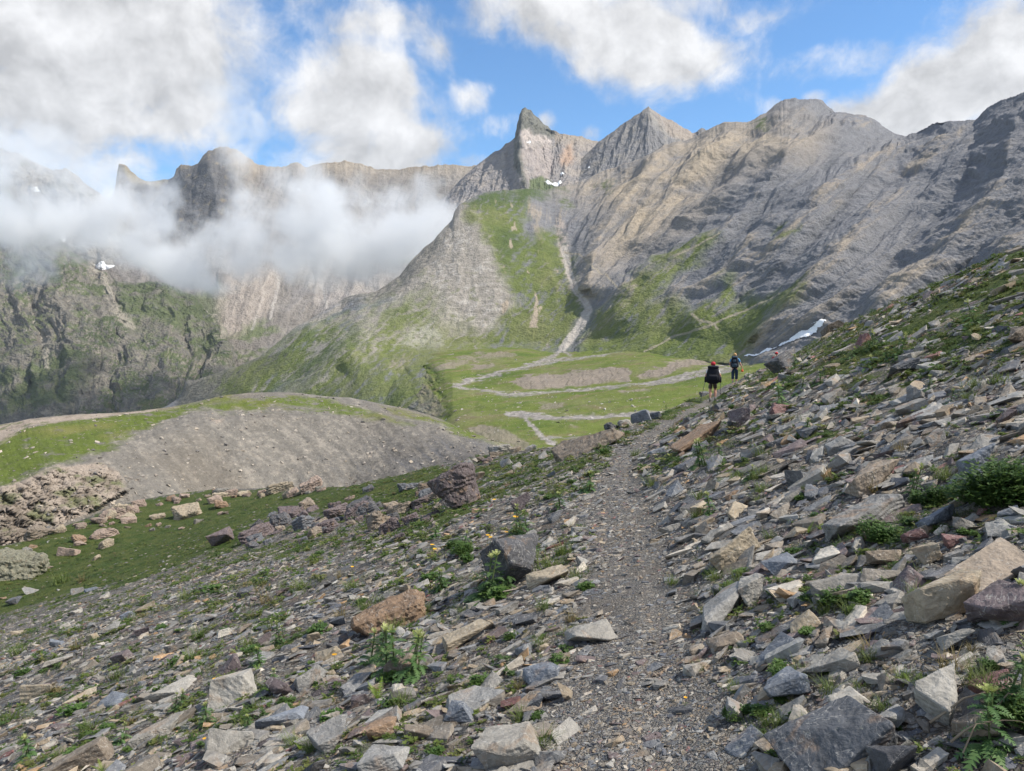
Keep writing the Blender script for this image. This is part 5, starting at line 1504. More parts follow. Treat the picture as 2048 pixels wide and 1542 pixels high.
# ferns
FPr = [[fern_proto(860+s), None] for s in range(3)]
for px, py, sz in ((755,1400,70),(475,1310,32),(205,1545,46),(1820,1375,50),(600,1500,40),(515,1345,30),(1615,1070,40),(1640,1060,30),(835,1290,40),(290,1440,34)):
    o = single(FPr[int(r5.integers(0, 3))], 'fern', MAT['fern']); plant_place(o, px, py, sz, r5); o['category'] = 'fern'
    PLANTS.append((o, 'bright yellow green fern', px, py, None, 'ferns'))
# yellow and violet flowers
LP = []
for s in range(2):
    st, pe = flower_proto(880+s); root = empty('flower', (0, 0, 0)); st.obj('stem', MAT['stem'], root); pe.obj('petals', MAT['petal'], root); LP.append([root, False])
for px, py, sz in ((1030,1062,28),(975,1092,22),(982,1094,20),(865,1112,22),(870,1118,20),(430,1382,24),(668,1335,26),(990,1020,20),(705,1150,16),(1012,1085,20),(410,1500,22),(1370,1415,18)):
    k = int(r5.integers(0, 2)); root, used = LP[k]
    o = root if not used else copy_tree(root); LP[k][1] = True
    plant_place(o, px, py, sz, r5); o['category'] = 'flower'
    PLANTS.append((o, 'small orange yellow flower on thin stem', px, py, None, 'yellow flowers'))
for root, used in TP + LP:
    if not used:
        for ch in list(root.children): bpy.data.objects.remove(ch)
        bpy.data.objects.remove(root)
def side_of(px, py):
    X, Y, Z = ground_at(px, py)
    return 'uphill' if X > float(path_x(Y)) else 'downhill'
PLANTS = [(o, d, px, py, side_of(px, py), g) for o, d, px, py, _, g in PLANTS]
auto_labels(PLANTS, lambda it: it[5])
# bare twigs in the lower right corner
tb = TB()
for (a, b, ra) in (((1850,1478),(2060,1430),3.), ((1900,1520),(2060,1495),3.), ((1925,1545),(1990,1500),2.), ((1990,1462),(2040,1445),2.)):
    X1, Y1, Z1 = ground_at(*a); X2, Y2, Z2 = ground_at(*b)
    p = None
    for i in range(7):
        t_ = i/6; q = np.array((X1+(X2-X1)*t_, Y1+(Y2-Y1)*t_, Z1+(Z2-Z1)*t_ + .05 + .05*math.sin(3*t_)))
        q += r5.normal(0, .006, 3)
        if p is not None: tube(tb, p, q, ra/F*Y1*(1.15-t_), ra/F*Y1*(1.0-t_*.9), 5)
        p = q
o = tb.obj('dead_twig', MAT['twig']); tag(o, 'bare dead twigs lying over the rocks in the lower right corner', 'twig')

# uncountable small greenery between the stones
n = 52000; u = r5.uniform(-.86, .86, n); Y = np.exp(r5.uniform(math.log(1.5), math.log(60), n)); X = u*Y
yc = np.interp(u, UG, YC); Z = ground_z(X, Y); g = mask_at(_g, X, Y); p = mask_at(_p, X, Y)
cl = fbm(X/1.1, Y/1.1, None, 3) + .5*fbm(X/5, Y/5, None, 2)
keep = (Y < yc*1.02) & (r5.random(n) < np.clip(.13 + g*.75 + np.maximum(cl, -.1)*1.9, 0, 1)) & (p < .25)
X, Y, Z, cl = X[keep], Y[keep], Z[keep], cl[keep]; n = len(X)
tiny = []
for s in range(6):
    rr_ = np.random.default_rng(900+s)
    if s < 3: tb = grass_proto(900+s, 16, 1., .5)
    else: tb = herb_proto(900+s, 13, .6, .3, .2)
    v, f = tb.arr(); tiny.append((v, f))
pxs, pys = proj(X/Y, Z/Y)
size = np.clip(r5.lognormal(math.log(15), .45, n), 7, 42)/F*Y
size = np.minimum(size, .22)
nn = ground_n(X, Y)
up = nn*.5 + np.array((0, 0, .5)); up /= np.linalg.norm(up, axis=1)[:, None]
R = frames(up, r5.uniform(0, 6.28, n), r5.uniform(0, 6.28, n), np.zeros(n))
base = np.array([(.075,.12,.028), (.11,.145,.035), (.15,.165,.05), (.06,.10,.03), (.17,.15,.07)], np.float32)
colr = base[r5.choice(5, n, p=[.34, .28, .16, .16, .06])]*r5.uniform(.8, 1.2, (n, 1))
def b_tiny(t, bs):
    col = t.new('ShaderNodeAttribute', attribute_name='col').outputs['Color']
    t.put(bs.inputs['Base Color'], col); bs.inputs['Roughness'].default_value = .65
    tr = t.n.new('ShaderNodeBsdfTranslucent'); t.put(tr.inputs[0], t.v('SCALE', col, 1.3))
    mx = t.n.new('ShaderNodeMixShader'); mx.inputs[0].default_value = .3
    out = [x for x in t.n if x.type == 'OUTPUT_MATERIAL'][0]
    t.l.new(bs.outputs[0], mx.inputs[1]); t.l.new(tr.outputs[0], mx.inputs[2]); t.l.new(mx.outputs[0], out.inputs[0])
MAT['tiny'] = material('ground_greenery', b_tiny)
o = scatter_mesh('ground_greenery', X, Y, Z, size, R, colr.astype(np.float32), tiny, MAT['tiny'], asp=np.ones((n, 3)))
tag(o, kind='stuff')
print('plants', len(PLANTS), n, round(time.time()-T0, 1))
# ------------------------------------------------------------------ hikers
def flat_mat(name, c, rough=.8, var=.15, scale=30):
    def b(t, bs):
        pos = t.new('ShaderNodeNewGeometry').outputs['Position']
        n = t.noise(pos, scale, 3)
        t.put(bs.inputs['Base Color'], t.v('SCALE', t.new('ShaderNodeRGB').outputs[0], t.mr(n, .3, .7, 1-var, 1+var)))
        [x for x in t.n if x.type == 'RGB'][0].outputs[0].default_value = (*c, 1)
        bs.inputs['Roughness'].default_value = rough
        t.put(bs.inputs['Normal'], t.bump(n, .3, .01))
    return material(name, b)
M_ = {k: flat_mat('cloth_' + k, c) for k, c in dict(white=(.72,.72,.74), blue=(.10,.28,.5), red=(.42,.03,.04), darkblue=(.025,.045,.075), black=(.012,.013,.02), grey=(.07,.075,.08), slateblue=(.05,.075,.10), greyboot=(.16,.15,.14), sock=(.3,.3,.3), orange=(.75,.16,.06), taupe=(.10,.085,.07), strap=(.02,.02,.025)).items()}
M_['skin'] = flat_mat('skin', (.62,.34,.25), .55, .06)
M_['blond'] = flat_mat('hair_blond', (.45,.27,.12), .6, .3, 80)
M_['brown'] = flat_mat('hair_brown', (.09,.045,.025), .6, .3, 80)
M_['metal'] = flat_mat('pole_metal', (.12,.12,.13), .35)

def skinned(name, nodes, edges, mat, parent, root=0, sub=2):
    """nodes: [(x, y, z, r)]"""
    me = bpy.data.meshes.new(name)
    me.from_pydata([n[:3] for n in nodes], edges, [])
    o = bpy.data.objects.new(name, me); COL.objects.link(o)
    md = o.modifiers.new('skin', 'SKIN'); md.use_smooth_shade = True; md.branch_smoothing = .6
    for i, n in enumerate(nodes):
        rx = n[3] if not isinstance(n[3], tuple) else n[3][0]; ry = rx if not isinstance(n[3], tuple) else n[3][1]
        me.skin_vertices[0].data[i].radius = (rx, ry); me.skin_vertices[0].data[i].use_root = (i == root)
    sb = o.modifiers.new('sub', 'SUBSURF'); sb.levels = sub; sb.render_levels = sub
    dg = bpy.context.evaluated_depsgraph_get(); dg.update()
    m2 = bpy.data.meshes.new_from_object(o.evaluated_get(dg)); m2.name = name
    bpy.data.objects.remove(o); m2.materials.clear(); m2.materials.append(mat)
    o = bpy.data.objects.new(name, m2)
    return link(o, parent)

def limb(a, b, t): return tuple(a[i] + (b[i]-a[i])*t for i in range(3))
def hand_nodes(wrist, d, side, nodes, edges, iw):
    """palm and five curled fingers; d: direction the hand points, side: +1 right"""
    d = Vector(d).normalized(); fw = Vector((0, 1, 0)); s = d.cross(fw).normalized(); fw = s.cross(d).normalized()
    w = Vector(wrist); palm = w + d*.055
    nodes.append((*palm, .026)); ip = len(nodes)-1; edges.append((iw, ip))
    for k, (off, L) in enumerate(((.028, .062), (.010, .072), (-.009, .068), (-.027, .052))):
        base = palm + fw*off + d*.03; curl = s*(-.02*side)
        a = base + d*L*.4 + curl*.4; b = base + d*L*.75 + curl*1.6
        nodes.append((*base, .010)); edges.append((ip, len(nodes)-1))
        nodes.append((*a, .0088)); edges.append((len(nodes)-2, len(nodes)-1))
        nodes.append((*b, .0078)); edges.append((len(nodes)-2, len(nodes)-1))
    tb_ = w + d*.03 + fw*.034
    nodes.append((*tb_, .0105)); edges.append((ip, len(nodes)-1))
    t2 = tb_ + fw*.018 + d*.03 - s*.012*side; nodes.append((*t2, .009)); edges.append((len(nodes)-2, len(nodes)-1))

def make_person(pos, rz, H, pose, look, label, group='hikers on the path'):
    k = H/1.74
    root = empty('person', pos, rz)
    def S(p): return tuple(c*k for c in p[:3])
    hipL, hipR = (-.095, 0, .91), (.095, 0, .91)
    kL, kR, aL, aR = pose['kneeL'], pose['kneeR'], pose['ankL'], pose['ankR']
    shL, shR = (-.185, -.0, 1.42), (.185, -.0, 1.42)
    eL, eR, wL, wR = pose['elbL'], pose['elbR'], pose['wriL'], pose['wriR']
    N = [(0, 0, .96, (.135, .105)), (0, -.005, 1.12, (.125, .10)), (0, .0, 1.30, (.15, .11)), (0, .0, 1.43, (.10, .08)), (0, .01, 1.50, .052), (0, .025, 1.555, .062), (0, .03, 1.62, (.078, .095)), (0, .02, 1.69, (.068, .08))]
    E_ = [(0, 1), (1, 2), (2, 3), (3, 4), (4, 5), (5, 6), (6, 7)]
    def add(p, r, prev):
        N.append((*p, r)); E_.append((prev, len(N)-1)); return len(N)-1
    for hip, kn, an, s in ((hipL, kL, aL, -1), (hipR, kR, aR, 1)):
        i = add(hip, .095, 0); i = add(limb(hip, kn, .5), .082, i); i = add(kn, .058, i)
        i = add(limb((kn[0], kn[1]-.02, kn[2]), an, .35), .062, i); i = add(limb(kn, an, .75), .042, i); i = add(an, .036, i)
        i = add((an[0], an[1]+.03, an[2]-.055), .038, i); add((an[0]+.01*s, an[1]+.15, an[2]-.07), .028, i)
    for sh, el, wr, s in ((shL, eL, wL, -1), (shR, eR, wR, 1)):
        i = add(sh, .058, 3); i = add(limb(sh, el, .5), .047, i); i = add(el, .038, i); i = add(limb(el, wr, .4), .036, i); i = add(wr, .024, i)
        d = tuple(wr[j]-el[j] for j in range(3)); hand_nodes(wr, d, s, N, E_, i)
    # face: nose, chin, ears
    i6 = 6
    add((0, .135, 1.605), .013, i6); add((0, .10, 1.555), .03, 5)
    add((-.085, .02, 1.615), .014, i6); add((.085, .02, 1.615), .014, i6)
    body = skinned('body', [(*S(n), (n[3][0]*k, n[3][1]*k) if isinstance(n[3], tuple) else n[3]*k) for n in N], E_, M_['skin'], root)
    # eyes
    eb = bmesh.new()
    for s in (-1, 1): bmesh.ops.create_uvsphere(eb, u_segments=8, v_segments=6, radius=.011*k, matrix=Matrix.Translation(S((s*.032, .112, 1.628))))
    me = bpy.data.meshes.new('eyes'); eb.to_mesh(me); eb.free(); me.materials.append(M_['black']); link(bpy.data.objects.new('eyes', me), root)
    # shirt with short sleeves
    sN = [(0, 0, .93, (.155, .125)), (0, -.005, 1.12, (.145, .12)), (0, 0, 1.30, (.168, .13)), (0, 0, 1.42, (.115, .095)), (0, .005, 1.475, .066)]
    sE = [(0, 1), (1, 2), (2, 3), (3, 4)]
    for sh, el in ((shL, eL), (shR, eR)):
        sN.append((*sh, .074)); sE.append((3, len(sN)-1)); sN.append((*limb(sh, el, .75), .062)); sE.append((len(sN)-2, len(sN)-1))
    skinned('shirt', [(*S(n), (n[3][0]*k, n[3][1]*k) if isinstance(n[3], tuple) else n[3]*k) for n in sN], sE, M_[look['shirt']], root)
    # shorts or three-quarter trousers
    tN = [(0, 0, .99, (.15, .12)), (0, -.005, .92, (.15, .125))]; tE = [(0, 1)]
    for hip, kn, an in ((hipL, kL, aL), (hipR, kR, aR)):
        tN.append((hip[0]*1.05, hip[1], hip[2]-.05, .112)); tE.append((1, len(tN)-1))
        tN.append((*limb(hip, kn, .55), .103)); tE.append((len(tN)-2, len(tN)-1))
        tN.append((*limb(hip, kn, .88), .09)); tE.append((len(tN)-2, len(tN)-1))
        if look['legs'] == 'long':
            tN.append((*limb((kn[0], kn[1]-.015, kn[2]), an, .3), .083)); tE.append((len(tN)-2, len(tN)-1))
            tN.append((*limb((kn[0], kn[1]-.015, kn[2]), an, .55), .078)); tE.append((len(tN)-2, len(tN)-1))
    skinned('trousers' if look['legs'] == 'long' else 'shorts', [(*S(n), (n[3][0]*k, n[3][1]*k) if isinstance(n[3], tuple) else n[3]*k) for n in tN], tE, M_[look['trousers']], root)
    for kn, an, s in ((kL, aL, -1), (kR, aR, 1)):
        skinned('sock', [(*S(limb(kn, an, .62)), .047*k), (*S(an), .043*k)], [(0, 1)], M_[look['sock']], root, sub=1)
        skinned('boot', [(*S((an[0], an[1], an[2]+.06)), .052*k), (*S((an[0], an[1]-.005, an[2]-.03)), .052*k), (*S((an[0]+.005*s, an[1]+.06, an[2]-.055)), .048*k), (*S((an[0]+.012*s, an[1]+.165, an[2]-.068)), .040*k)], [(0, 1), (1, 2), (2, 3)], M_[look['boot']], root, sub=1)
    # hair
    hb = bmesh.new(); bmesh.ops.create_uvsphere(hb, u_segments=24, v_segments=16, radius=1)
    for v in hb.verts:
        x, y, z = v.co
        lowz = -.45 if y < .1 else .25
        z2 = max(z, lowz - (.5 if look.get('hairlong') and y < 0 else 0))
        nse = 1 + .05*math.sin(17*x+9*z)*math.cos(13*y)
        v.co = S((x*.093*nse, (y*.112*nse - .0) + .018, 1.645 + z2*.105*nse))
    me = bpy.data.meshes.new('hair'); hb.to_mesh(me); hb.free(); me.materials.append(M_[look['hair']])
    me.polygons.foreach_set('use_smooth', np.ones(len(me.polygons), bool)); link(bpy.data.objects.new('hair', me), root)
    if look.get('cap'):
        cb = bmesh.new(); bmesh.ops.create_uvsphere(cb, u_segments=24, v_segments=16, radius=1)
        for v in cb.verts:
            x, y, z = v.co
            if look.get('scarf') and y < 0 and z < 0: z = max(z, -.75)
            else: z = max(z, -.05)
            v.co = S((x*.103, y*.122 + .018, 1.662 + z*.10))
        # peak of the cap
        ring = [Vector(S((math.sin(a)*.085, .018 + .115 + math.cos(a)*.075 - .02, 1.655 - .012*math.cos(a)))) for a in [(-1.2 + i*.3) for i in range(9)]]
        back = [Vector(S((math.sin(a)*.085, .018 + math.cos(a)*.105, 1.662))) for a in [(-1.0 + i*.25) for i in range(9)]]
        for zz in (0, -.006):
            vr = [cb.verts.new(p + Vector((0, 0, zz))) for p in ring]; vb = [cb.verts.new(p + Vector((0, 0, zz))) for p in back]
            for i in range(8): cb.faces.new((vr[i], vr[i+1], vb[i+1], vb[i]))
        me = bpy.data.meshes.new('cap'); cb.to_mesh(me); cb.free(); me.materials.append(M_[look['cap']])
        me.polygons.foreach_set('use_smooth', np.ones(len(me.polygons), bool)); link(bpy.data.objects.new('cap', me), root)
    tag(root, label, 'person', group)
    return root, k

def soft_box(name, sections, mat, parent, nseg=24, p=3.2):
    """a lofted bag: sections [(z, half width, half depth, y centre)]"""
    V_, F_ = [], []
    for z, hw, hd, yc in sections:
        for i in range(nseg):
            a = 2*math.pi*i/nseg; c, s = math.cos(a), math.sin(a)
            V_.append((hw*abs(c)**(2/p)*np.sign(c), yc + hd*abs(s)**(2/p)*np.sign(s), z))
    n = len(sections)
    for j in range(n-1):
        for i in range(nseg): F_.append((j*nseg+i, j*nseg+(i+1) % nseg, (j+1)*nseg+(i+1) % nseg, (j+1)*nseg+i))
    me = bpy.data.meshes.new(name); me.from_pydata(V_, [], F_ + [tuple(range(nseg))[::-1], tuple((n-1)*nseg+i for i in range(nseg))]); me.materials.append(mat)
    me.polygons.foreach_set('use_smooth', np.ones(len(me.polygons), bool))
    return link(bpy.data.objects.new(name, me), parent)
def make_pack(pos, rz, k, kind, label):
    root = empty('backpack', pos, rz)
    if kind == 'big':
        m1, m2 = M_['black'], M_['black']
        soft_box('pack_body', [(.80,.12,.08,-.24),(.84,.20,.13,-.26),(.92,.255,.15,-.28),(1.02,.275,.16,-.285),(1.15,.255,.155,-.275),(1.30,.225,.145,-.27),(1.42,.205,.135,-.265),(1.47,.19,.12,-.265)], m1, root)
        soft_box('lid', [(1.46,.17,.11,-.265),(1.48,.205,.14,-.265),(1.53,.205,.14,-.265),(1.565,.17,.10,-.265),(1.575,.10,.06,-.265)], m2, root)
        soft_box('pocket', [(.95,.12,.03,-.44),(.98,.16,.04,-.445),(1.12,.17,.04,-.44),(1.2,.15,.03,-.425)], m1, root)
        for s in (-1, 1): soft_box('side_pocket', [(.86,.03,.06,-.28),(.9,.045,.08,-.28),(1.05,.045,.08,-.28),(1.1,.03,.06,-.28)], m1, root).location = (s*.265, 0, 0)
    else:
        soft_box('pack_body', [(.93,.13,.08,-.22),(.97,.17,.11,-.23),(1.1,.19,.13,-.245),(1.3,.185,.125,-.24),(1.45,.165,.11,-.235),(1.5,.13,.08,-.235)], M_['black'], root)
        soft_box('lid', [(1.48,.13,.09,-.235),(1.50,.165,.125,-.235),(1.56,.16,.12,-.235),(1.59,.12,.07,-.235)], M_['slateblue'], root)
        soft_box('pocket', [(.98,.10,.025,-.37),(1.0,.14,.045,-.375),(1.14,.145,.045,-.375),(1.18,.11,.03,-.37)], M_['slateblue'], root)
        soft_box('pocket', [(1.24,.05,.015,-.375),(1.26,.075,.025,-.375),(1.38,.075,.025,-.37),(1.4,.05,.015,-.365)], M_['slateblue'], root)
        for s in (-1, 1): soft_box('side_pocket', [(.98,.02,.05,-.24),(1.0,.04,.07,-.24),(1.16,.04,.07,-.24),(1.2,.02,.05,-.24)], M_['grey'], root).location = (s*.185, 0, 0)
    for s in (-1, 1):
        tb = TB()
        pts = [(s*.09,-.14,1.44),(s*.11,-.05,1.51),(s*.12,.07,1.49),(s*.13,.135,1.36),(s*.14,.13,1.2),(s*.16,.05,1.08),(s*.17,-.12,1.0)]
        for a, b in zip(pts[:-1], pts[1:]): tube(tb, a, b, .024, .024, 6)
        tb.obj('strap', M_['strap'], root)
    root.scale = (k, k, k)
    tag(root, label, 'backpack', None); return root
def world_of(pos, rz, p, k):
    return Vector(pos) + Matrix.Rotation(rz, 3, 'Z') @ (Vector(p)*k)
def make_pole(a, b, label):
    a = Vector(a); b = Vector(b)
    root = empty('trekking_pole', b)
    a = a - b; L = a.length; d = a.normalized()
    t1 = TB(); tube(t1, (0, 0, 0), a*.55, .008, .010, 8); tube(t1, a*.55, a, .010, .011, 8); t1.obj('shaft', M_['metal'], root)
    t2 = TB(); tube(t2, a*.98, a + d*.13, .017, .019, 8); tube(t2, a + d*.13, a + d*.15, .021, .012, 8); t2.obj('handle', M_['black'], root)
    t3 = TB(); tube(t3, d*.07, d*.085, .03, .03, 8); t3.obj('basket', M_['black'], root)
    tag(root, label, 'trekking pole'); return root

# rear hiker, nearest the camera: red cap, white shirt, big black pack
def stand(px, Y):
    u, _ = uw(px, 790); X = float(u)*Y
    return (X, Y, float(ground_z(X, Y)))
P1 = stand(1425, 31.2)
pose1 = dict(kneeL=(-.10, .06, .50), ankL=(-.10, -.03, .085), kneeR=(.11, .20, .52), ankR=(.12, .12, .12),
             elbL=(-.30, -.02, 1.16), wriL=(-.30, .16, .98), elbR=(.31, -.02, 1.15), wriR=(.33, .12, .93))
rz1 = -.25
h1, k1 = make_person(P1, rz1, 1.68, pose1, dict(shirt='white', trousers='taupe', legs='short', sock='sock', boot='greyboot', hair='brown', cap='red', scarf=True), 'person in red cap and white t-shirt walking away under a big black pack')
make_pack(P1, rz1, k1, 'big', 'bulging black backpack on the hiker with the red cap').scale = (k1*1.15, k1*1.15, k1*1.02)
w = world_of(P1, rz1, pose1['wriL'], k1)
tip = world_of(P1, rz1, (-.50, -.05, .1), k1); tip.z = float(ground_z(tip.x, tip.y))
make_pole(w + Vector((0, .02, .0)), tip, 'trekking pole planted on the left of the hiker in the red cap')
w = world_of(P1, rz1, pose1['wriR'], k1)
tip = world_of(P1, rz1, (.34, .3, .05), k1); tip.z = float(ground_z(tip.x, tip.y))
make_pole(w + Vector((0, .04, .0)), tip, 'trekking pole in the right hand of the hiker in the red cap')
# front hiker
P2 = stand(1468, 41.5)
pose2 = dict(kneeL=(-.09, .04, .50), ankL=(-.09, -.06, .09), kneeR=(.10, .08, .50), ankR=(.10, .02, .09),
             elbL=(-.27, .0, 1.16), wriL=(-.24, .18, 1.02), elbR=(.30, .0, 1.15), wriR=(.40, .08, .92))
rz2 = -.35
h2, k2 = make_person(P2, rz2, 1.76, pose2, dict(shirt='blue', trousers='darkblue', legs='long', sock='sock', boot='greyboot', hair='blond', hairlong=True), 'blond person in blue t-shirt and dark three quarter trousers walking ahead')
make_pack(P2, rz2, k2, 'small', 'dark blue grey backpack with pockets on the blond hiker')
w = world_of(P2, rz2, pose2['wriR'], k2)
bag = empty('cloth_bundle', w + Vector((.0, .0, -.22)))
soft_box('cloth', [(0,.03,.03,0),(.04,.075,.05,0),(.10,.07,.045,.01),(.15,.03,.02,0),(.19,.012,.012,0)], M_['orange'], bag, 12, 2.4)
tag(bag, 'orange cloth bundle hanging from the right hand of the blond hiker', 'cloth')
# third hiker, almost hidden behind the dark boulder on the skyline
best = None
u3, w3 = uw(1553, 705)
for Y in np.arange(41, 75, .25):
    g = float(ground_z(float(u3)*Y, Y)); top = g + 1.68; e = abs(top - float(w3)*Y)
    if best is None or e < best[0]: best = (e, Y, g)
P3_ = (float(u3)*best[1], best[1], best[2]); print('third hiker', best)
h3, k3 = make_person(P3_, -.4, 1.68, pose2, dict(shirt='red', trousers='darkblue', legs='short', sock='sock', boot='greyboot', hair='brown', cap='red'), 'person in red top barely showing behind the dark skyline boulder')
print('people', round(time.time()-T0, 1), P1, P2)
# ------------------------------------------------------------------ light and sky
SUN_AZ = math.radians(96)      # from the view direction towards +X
SUN_EL = math.radians(51)
sl = bpy.data.lights.new('sun', 'SUN'); sl.energy = 5.0; sl.angle = math.radians(.6); sl.color = (1, .935, .83)
so = bpy.data.objects.new('sun', sl); COL.objects.link(so)
sd = Vector((math.sin(SUN_AZ)*math.cos(SUN_EL), math.cos(SUN_AZ)*math.cos(SUN_EL), math.sin(SUN_EL)))
so.rotation_euler = sd.to_track_quat('Z', 'Y').to_euler()
world = bpy.data.worlds.new('World'); SC.world = world; world.use_nodes = True
t = NT(world.node_tree); t.n.clear()
out = t.n.new('ShaderNodeOutputWorld'); bg = t.n.new('ShaderNodeBackground')
t.l.new(bg.outputs[0], out.inputs[0])
sky = t.n.new('ShaderNodeTexSky'); sky.sky_type = 'NISHITA'; sky.sun_disc = False
sky.sun_elevation = SUN_EL; sky.sun_rotation = SUN_AZ; sky.altitude = 1200; sky.air_density = 1.0; sky.dust_density = .4; sky.ozone_density = 3.0
dirv = t.n.new('ShaderNodeTexCoord').outputs['Generated']
def blob(px, py, rx, ry, rot=0.):
    u, w = uw(px, py)
    c = Vector((float(u), 1, float(w))).normalized()
    right = Vector((c.y, -c.x, 0)).normalized(); up = right.cross(c)
    if rot:
        cr_, sr_ = math.cos(rot), math.sin(rot)
        right, up = right*cr_ + up*sr_, up*cr_ - right*sr_
    a = t.m('MULTIPLY', t.v('DOT_PRODUCT', dw, tuple(right)), F/rx)
    b = t.m('MULTIPLY', t.v('DOT_PRODUCT', dw, tuple(up)), F/ry)
    f = t.v('DOT_PRODUCT', dw, tuple(c))
    r2 = t.m('ADD', t.m('MULTIPLY', a, a), t.m('MULTIPLY', b, b))
    r2 = t.m('ADD', r2, t.m('MULTIPLY', t.m('LESS_THAN', f, .3), 50))
    return t.m('EXPONENT', t.m('MULTIPLY', r2, -1.0))
warp = t.noise(dirv, 3.2, 4, .55, out='Color')
dw = t.v('ADD', dirv, t.v('SCALE', t.v('SUBTRACT', warp, (.5, .5, .5)), .10))
BL = [ # px, py, rx, ry, weight, rotation
    (120, 60, 300, 210, 1.5, 0), (330, 130, 140, 170, 1.3, 0), (60, 240, 150, 120, .85, 0), (290, 250, 150, 80, .8, -.4), (440, 190, 50, 130, .75, 0), (455, 290, 26, 60, .8, 0),
    (-200, 200, 300, 300, 1.1, 0), (240, 320, 120, 50, .8, 0), (120, 290, 130, 60, .9, 0), (730, 60, 170, 50, .95, .1), (760, 330, 130, 34, 1.2, 0), (620, 130, 60, 60, .8, 0), (860, 110, 60, 60, .8, 0),
    (700, 190, 130, 110, 1.5, 0), (750, 285, 130, 65, 1.35, 0), (640, 300, 110, 60, .6, 0), (760, 40, 160, 60, .85, -.5), (620, 10, 120, 50, .6, 0),
    (930, 190, 60, 45, .75, 0), (985, 245, 45, 32, .62, 0), (1080, 232, 40, 30, .85, 0), (1180, 262, 34, 24, .6, 0), (930, 320, 60, 18, .5, 0), (1020, 235, 40, 40, .5, 0),
    (1180, 40, 220, 85, 1.1, -.2), (1310, 100, 190, 80, 1.2, -.1), (1500, 20, 160, 50, .7, 0), (1330, 10, 260, 50, .7, 0), (1700, 110, 110, 50, .66, 0), (1480, 110, 130, 50, .5, 0), (1600, 140, 120, 30, .45, 0),
    (1760, 225, 110, 55, 1.1, .3), (1880, 195, 140, 85, 1.3, .4), (2020, 140, 120, 120, 1.4, .6), (1660, 200, 30, 20, .7, 0), (1560, 205, 40, 22, .55, 0), (2150, 180, 200, 160, 1.0, 0),
    (560, 20, 260, 30, .25, .15), (2600, 100, 500, 300, .9, 0), (-900, 100, 500, 300, .9, 0),
]
dens = None
for b_ in BL:
    v = t.m('MULTIPLY', blob(b_[0], b_[1], b_[2], b_[3], b_[5]), b_[4])
    dens = v if dens is None else t.m('SMOOTH_MAX', dens, v, .12)

# clouds behind and above the camera, where the photograph does not look
sep = t.n.new('ShaderNodeSeparateXYZ'); t.l.new(dirv, sep.inputs[0])
back = t.mr(sep.outputs[1], .45, .1, 0, .62)
hi = t.mr(sep.outputs[2], .62, .8, 0, .55)
dens = t.m('MAXIMUM', dens, t.m('MAXIMUM', back, hi))
n1 = t.noise(dw, 7.0, 12, .62); n2 = t.noise(dw, 19, 10, .66, .3)
nn = t.m('ADD', t.m('MULTIPLY', n1, .6), t.m('MULTIPLY', n2, .4))
dens = t.m('MINIMUM', dens, 1.0)
d = t.m('ADD', dens, t.m('MULTIPLY', t.m('SUBTRACT', nn, .5), 2.3))
alpha = t.mr(d, .28, .95, 0, .98, True)
# self shading: less light where there is more cloud towards the sun
off = t.v('ADD', dw, (.022, 0, .024))
n3 = t.noise(off, 7.0, 6, .6)
shade = t.m('SUBTRACT', n1, n3)
lum = t.m('ADD', .56, t.m('MULTIPLY', shade, 3.0))
lum = t.m('ADD', lum, t.m('MULTIPLY', t.m('SUBTRACT', n2, .5), .2))
thick = t.mr(d, .4, 1.3, .16, -.10)
lum = t.m('ADD', lum, thick)
lum = t.mr(lum, .15, .95, .46, .82)
CLOUD = t.v('SCALE', t.new('ShaderNodeCombineXYZ', i_0=.99, i_1=.99, i_2=1.0).outputs[0], lum)
SKYS = .14
skyc = t.v('MULTIPLY', t.v('SCALE', sky.outputs[0], SKYS), (.72, .98, 1.12))
c = t.mix(alpha, skyc, CLOUD)
t.put(bg.inputs[0], c); bg.inputs[1].default_value = 1.0

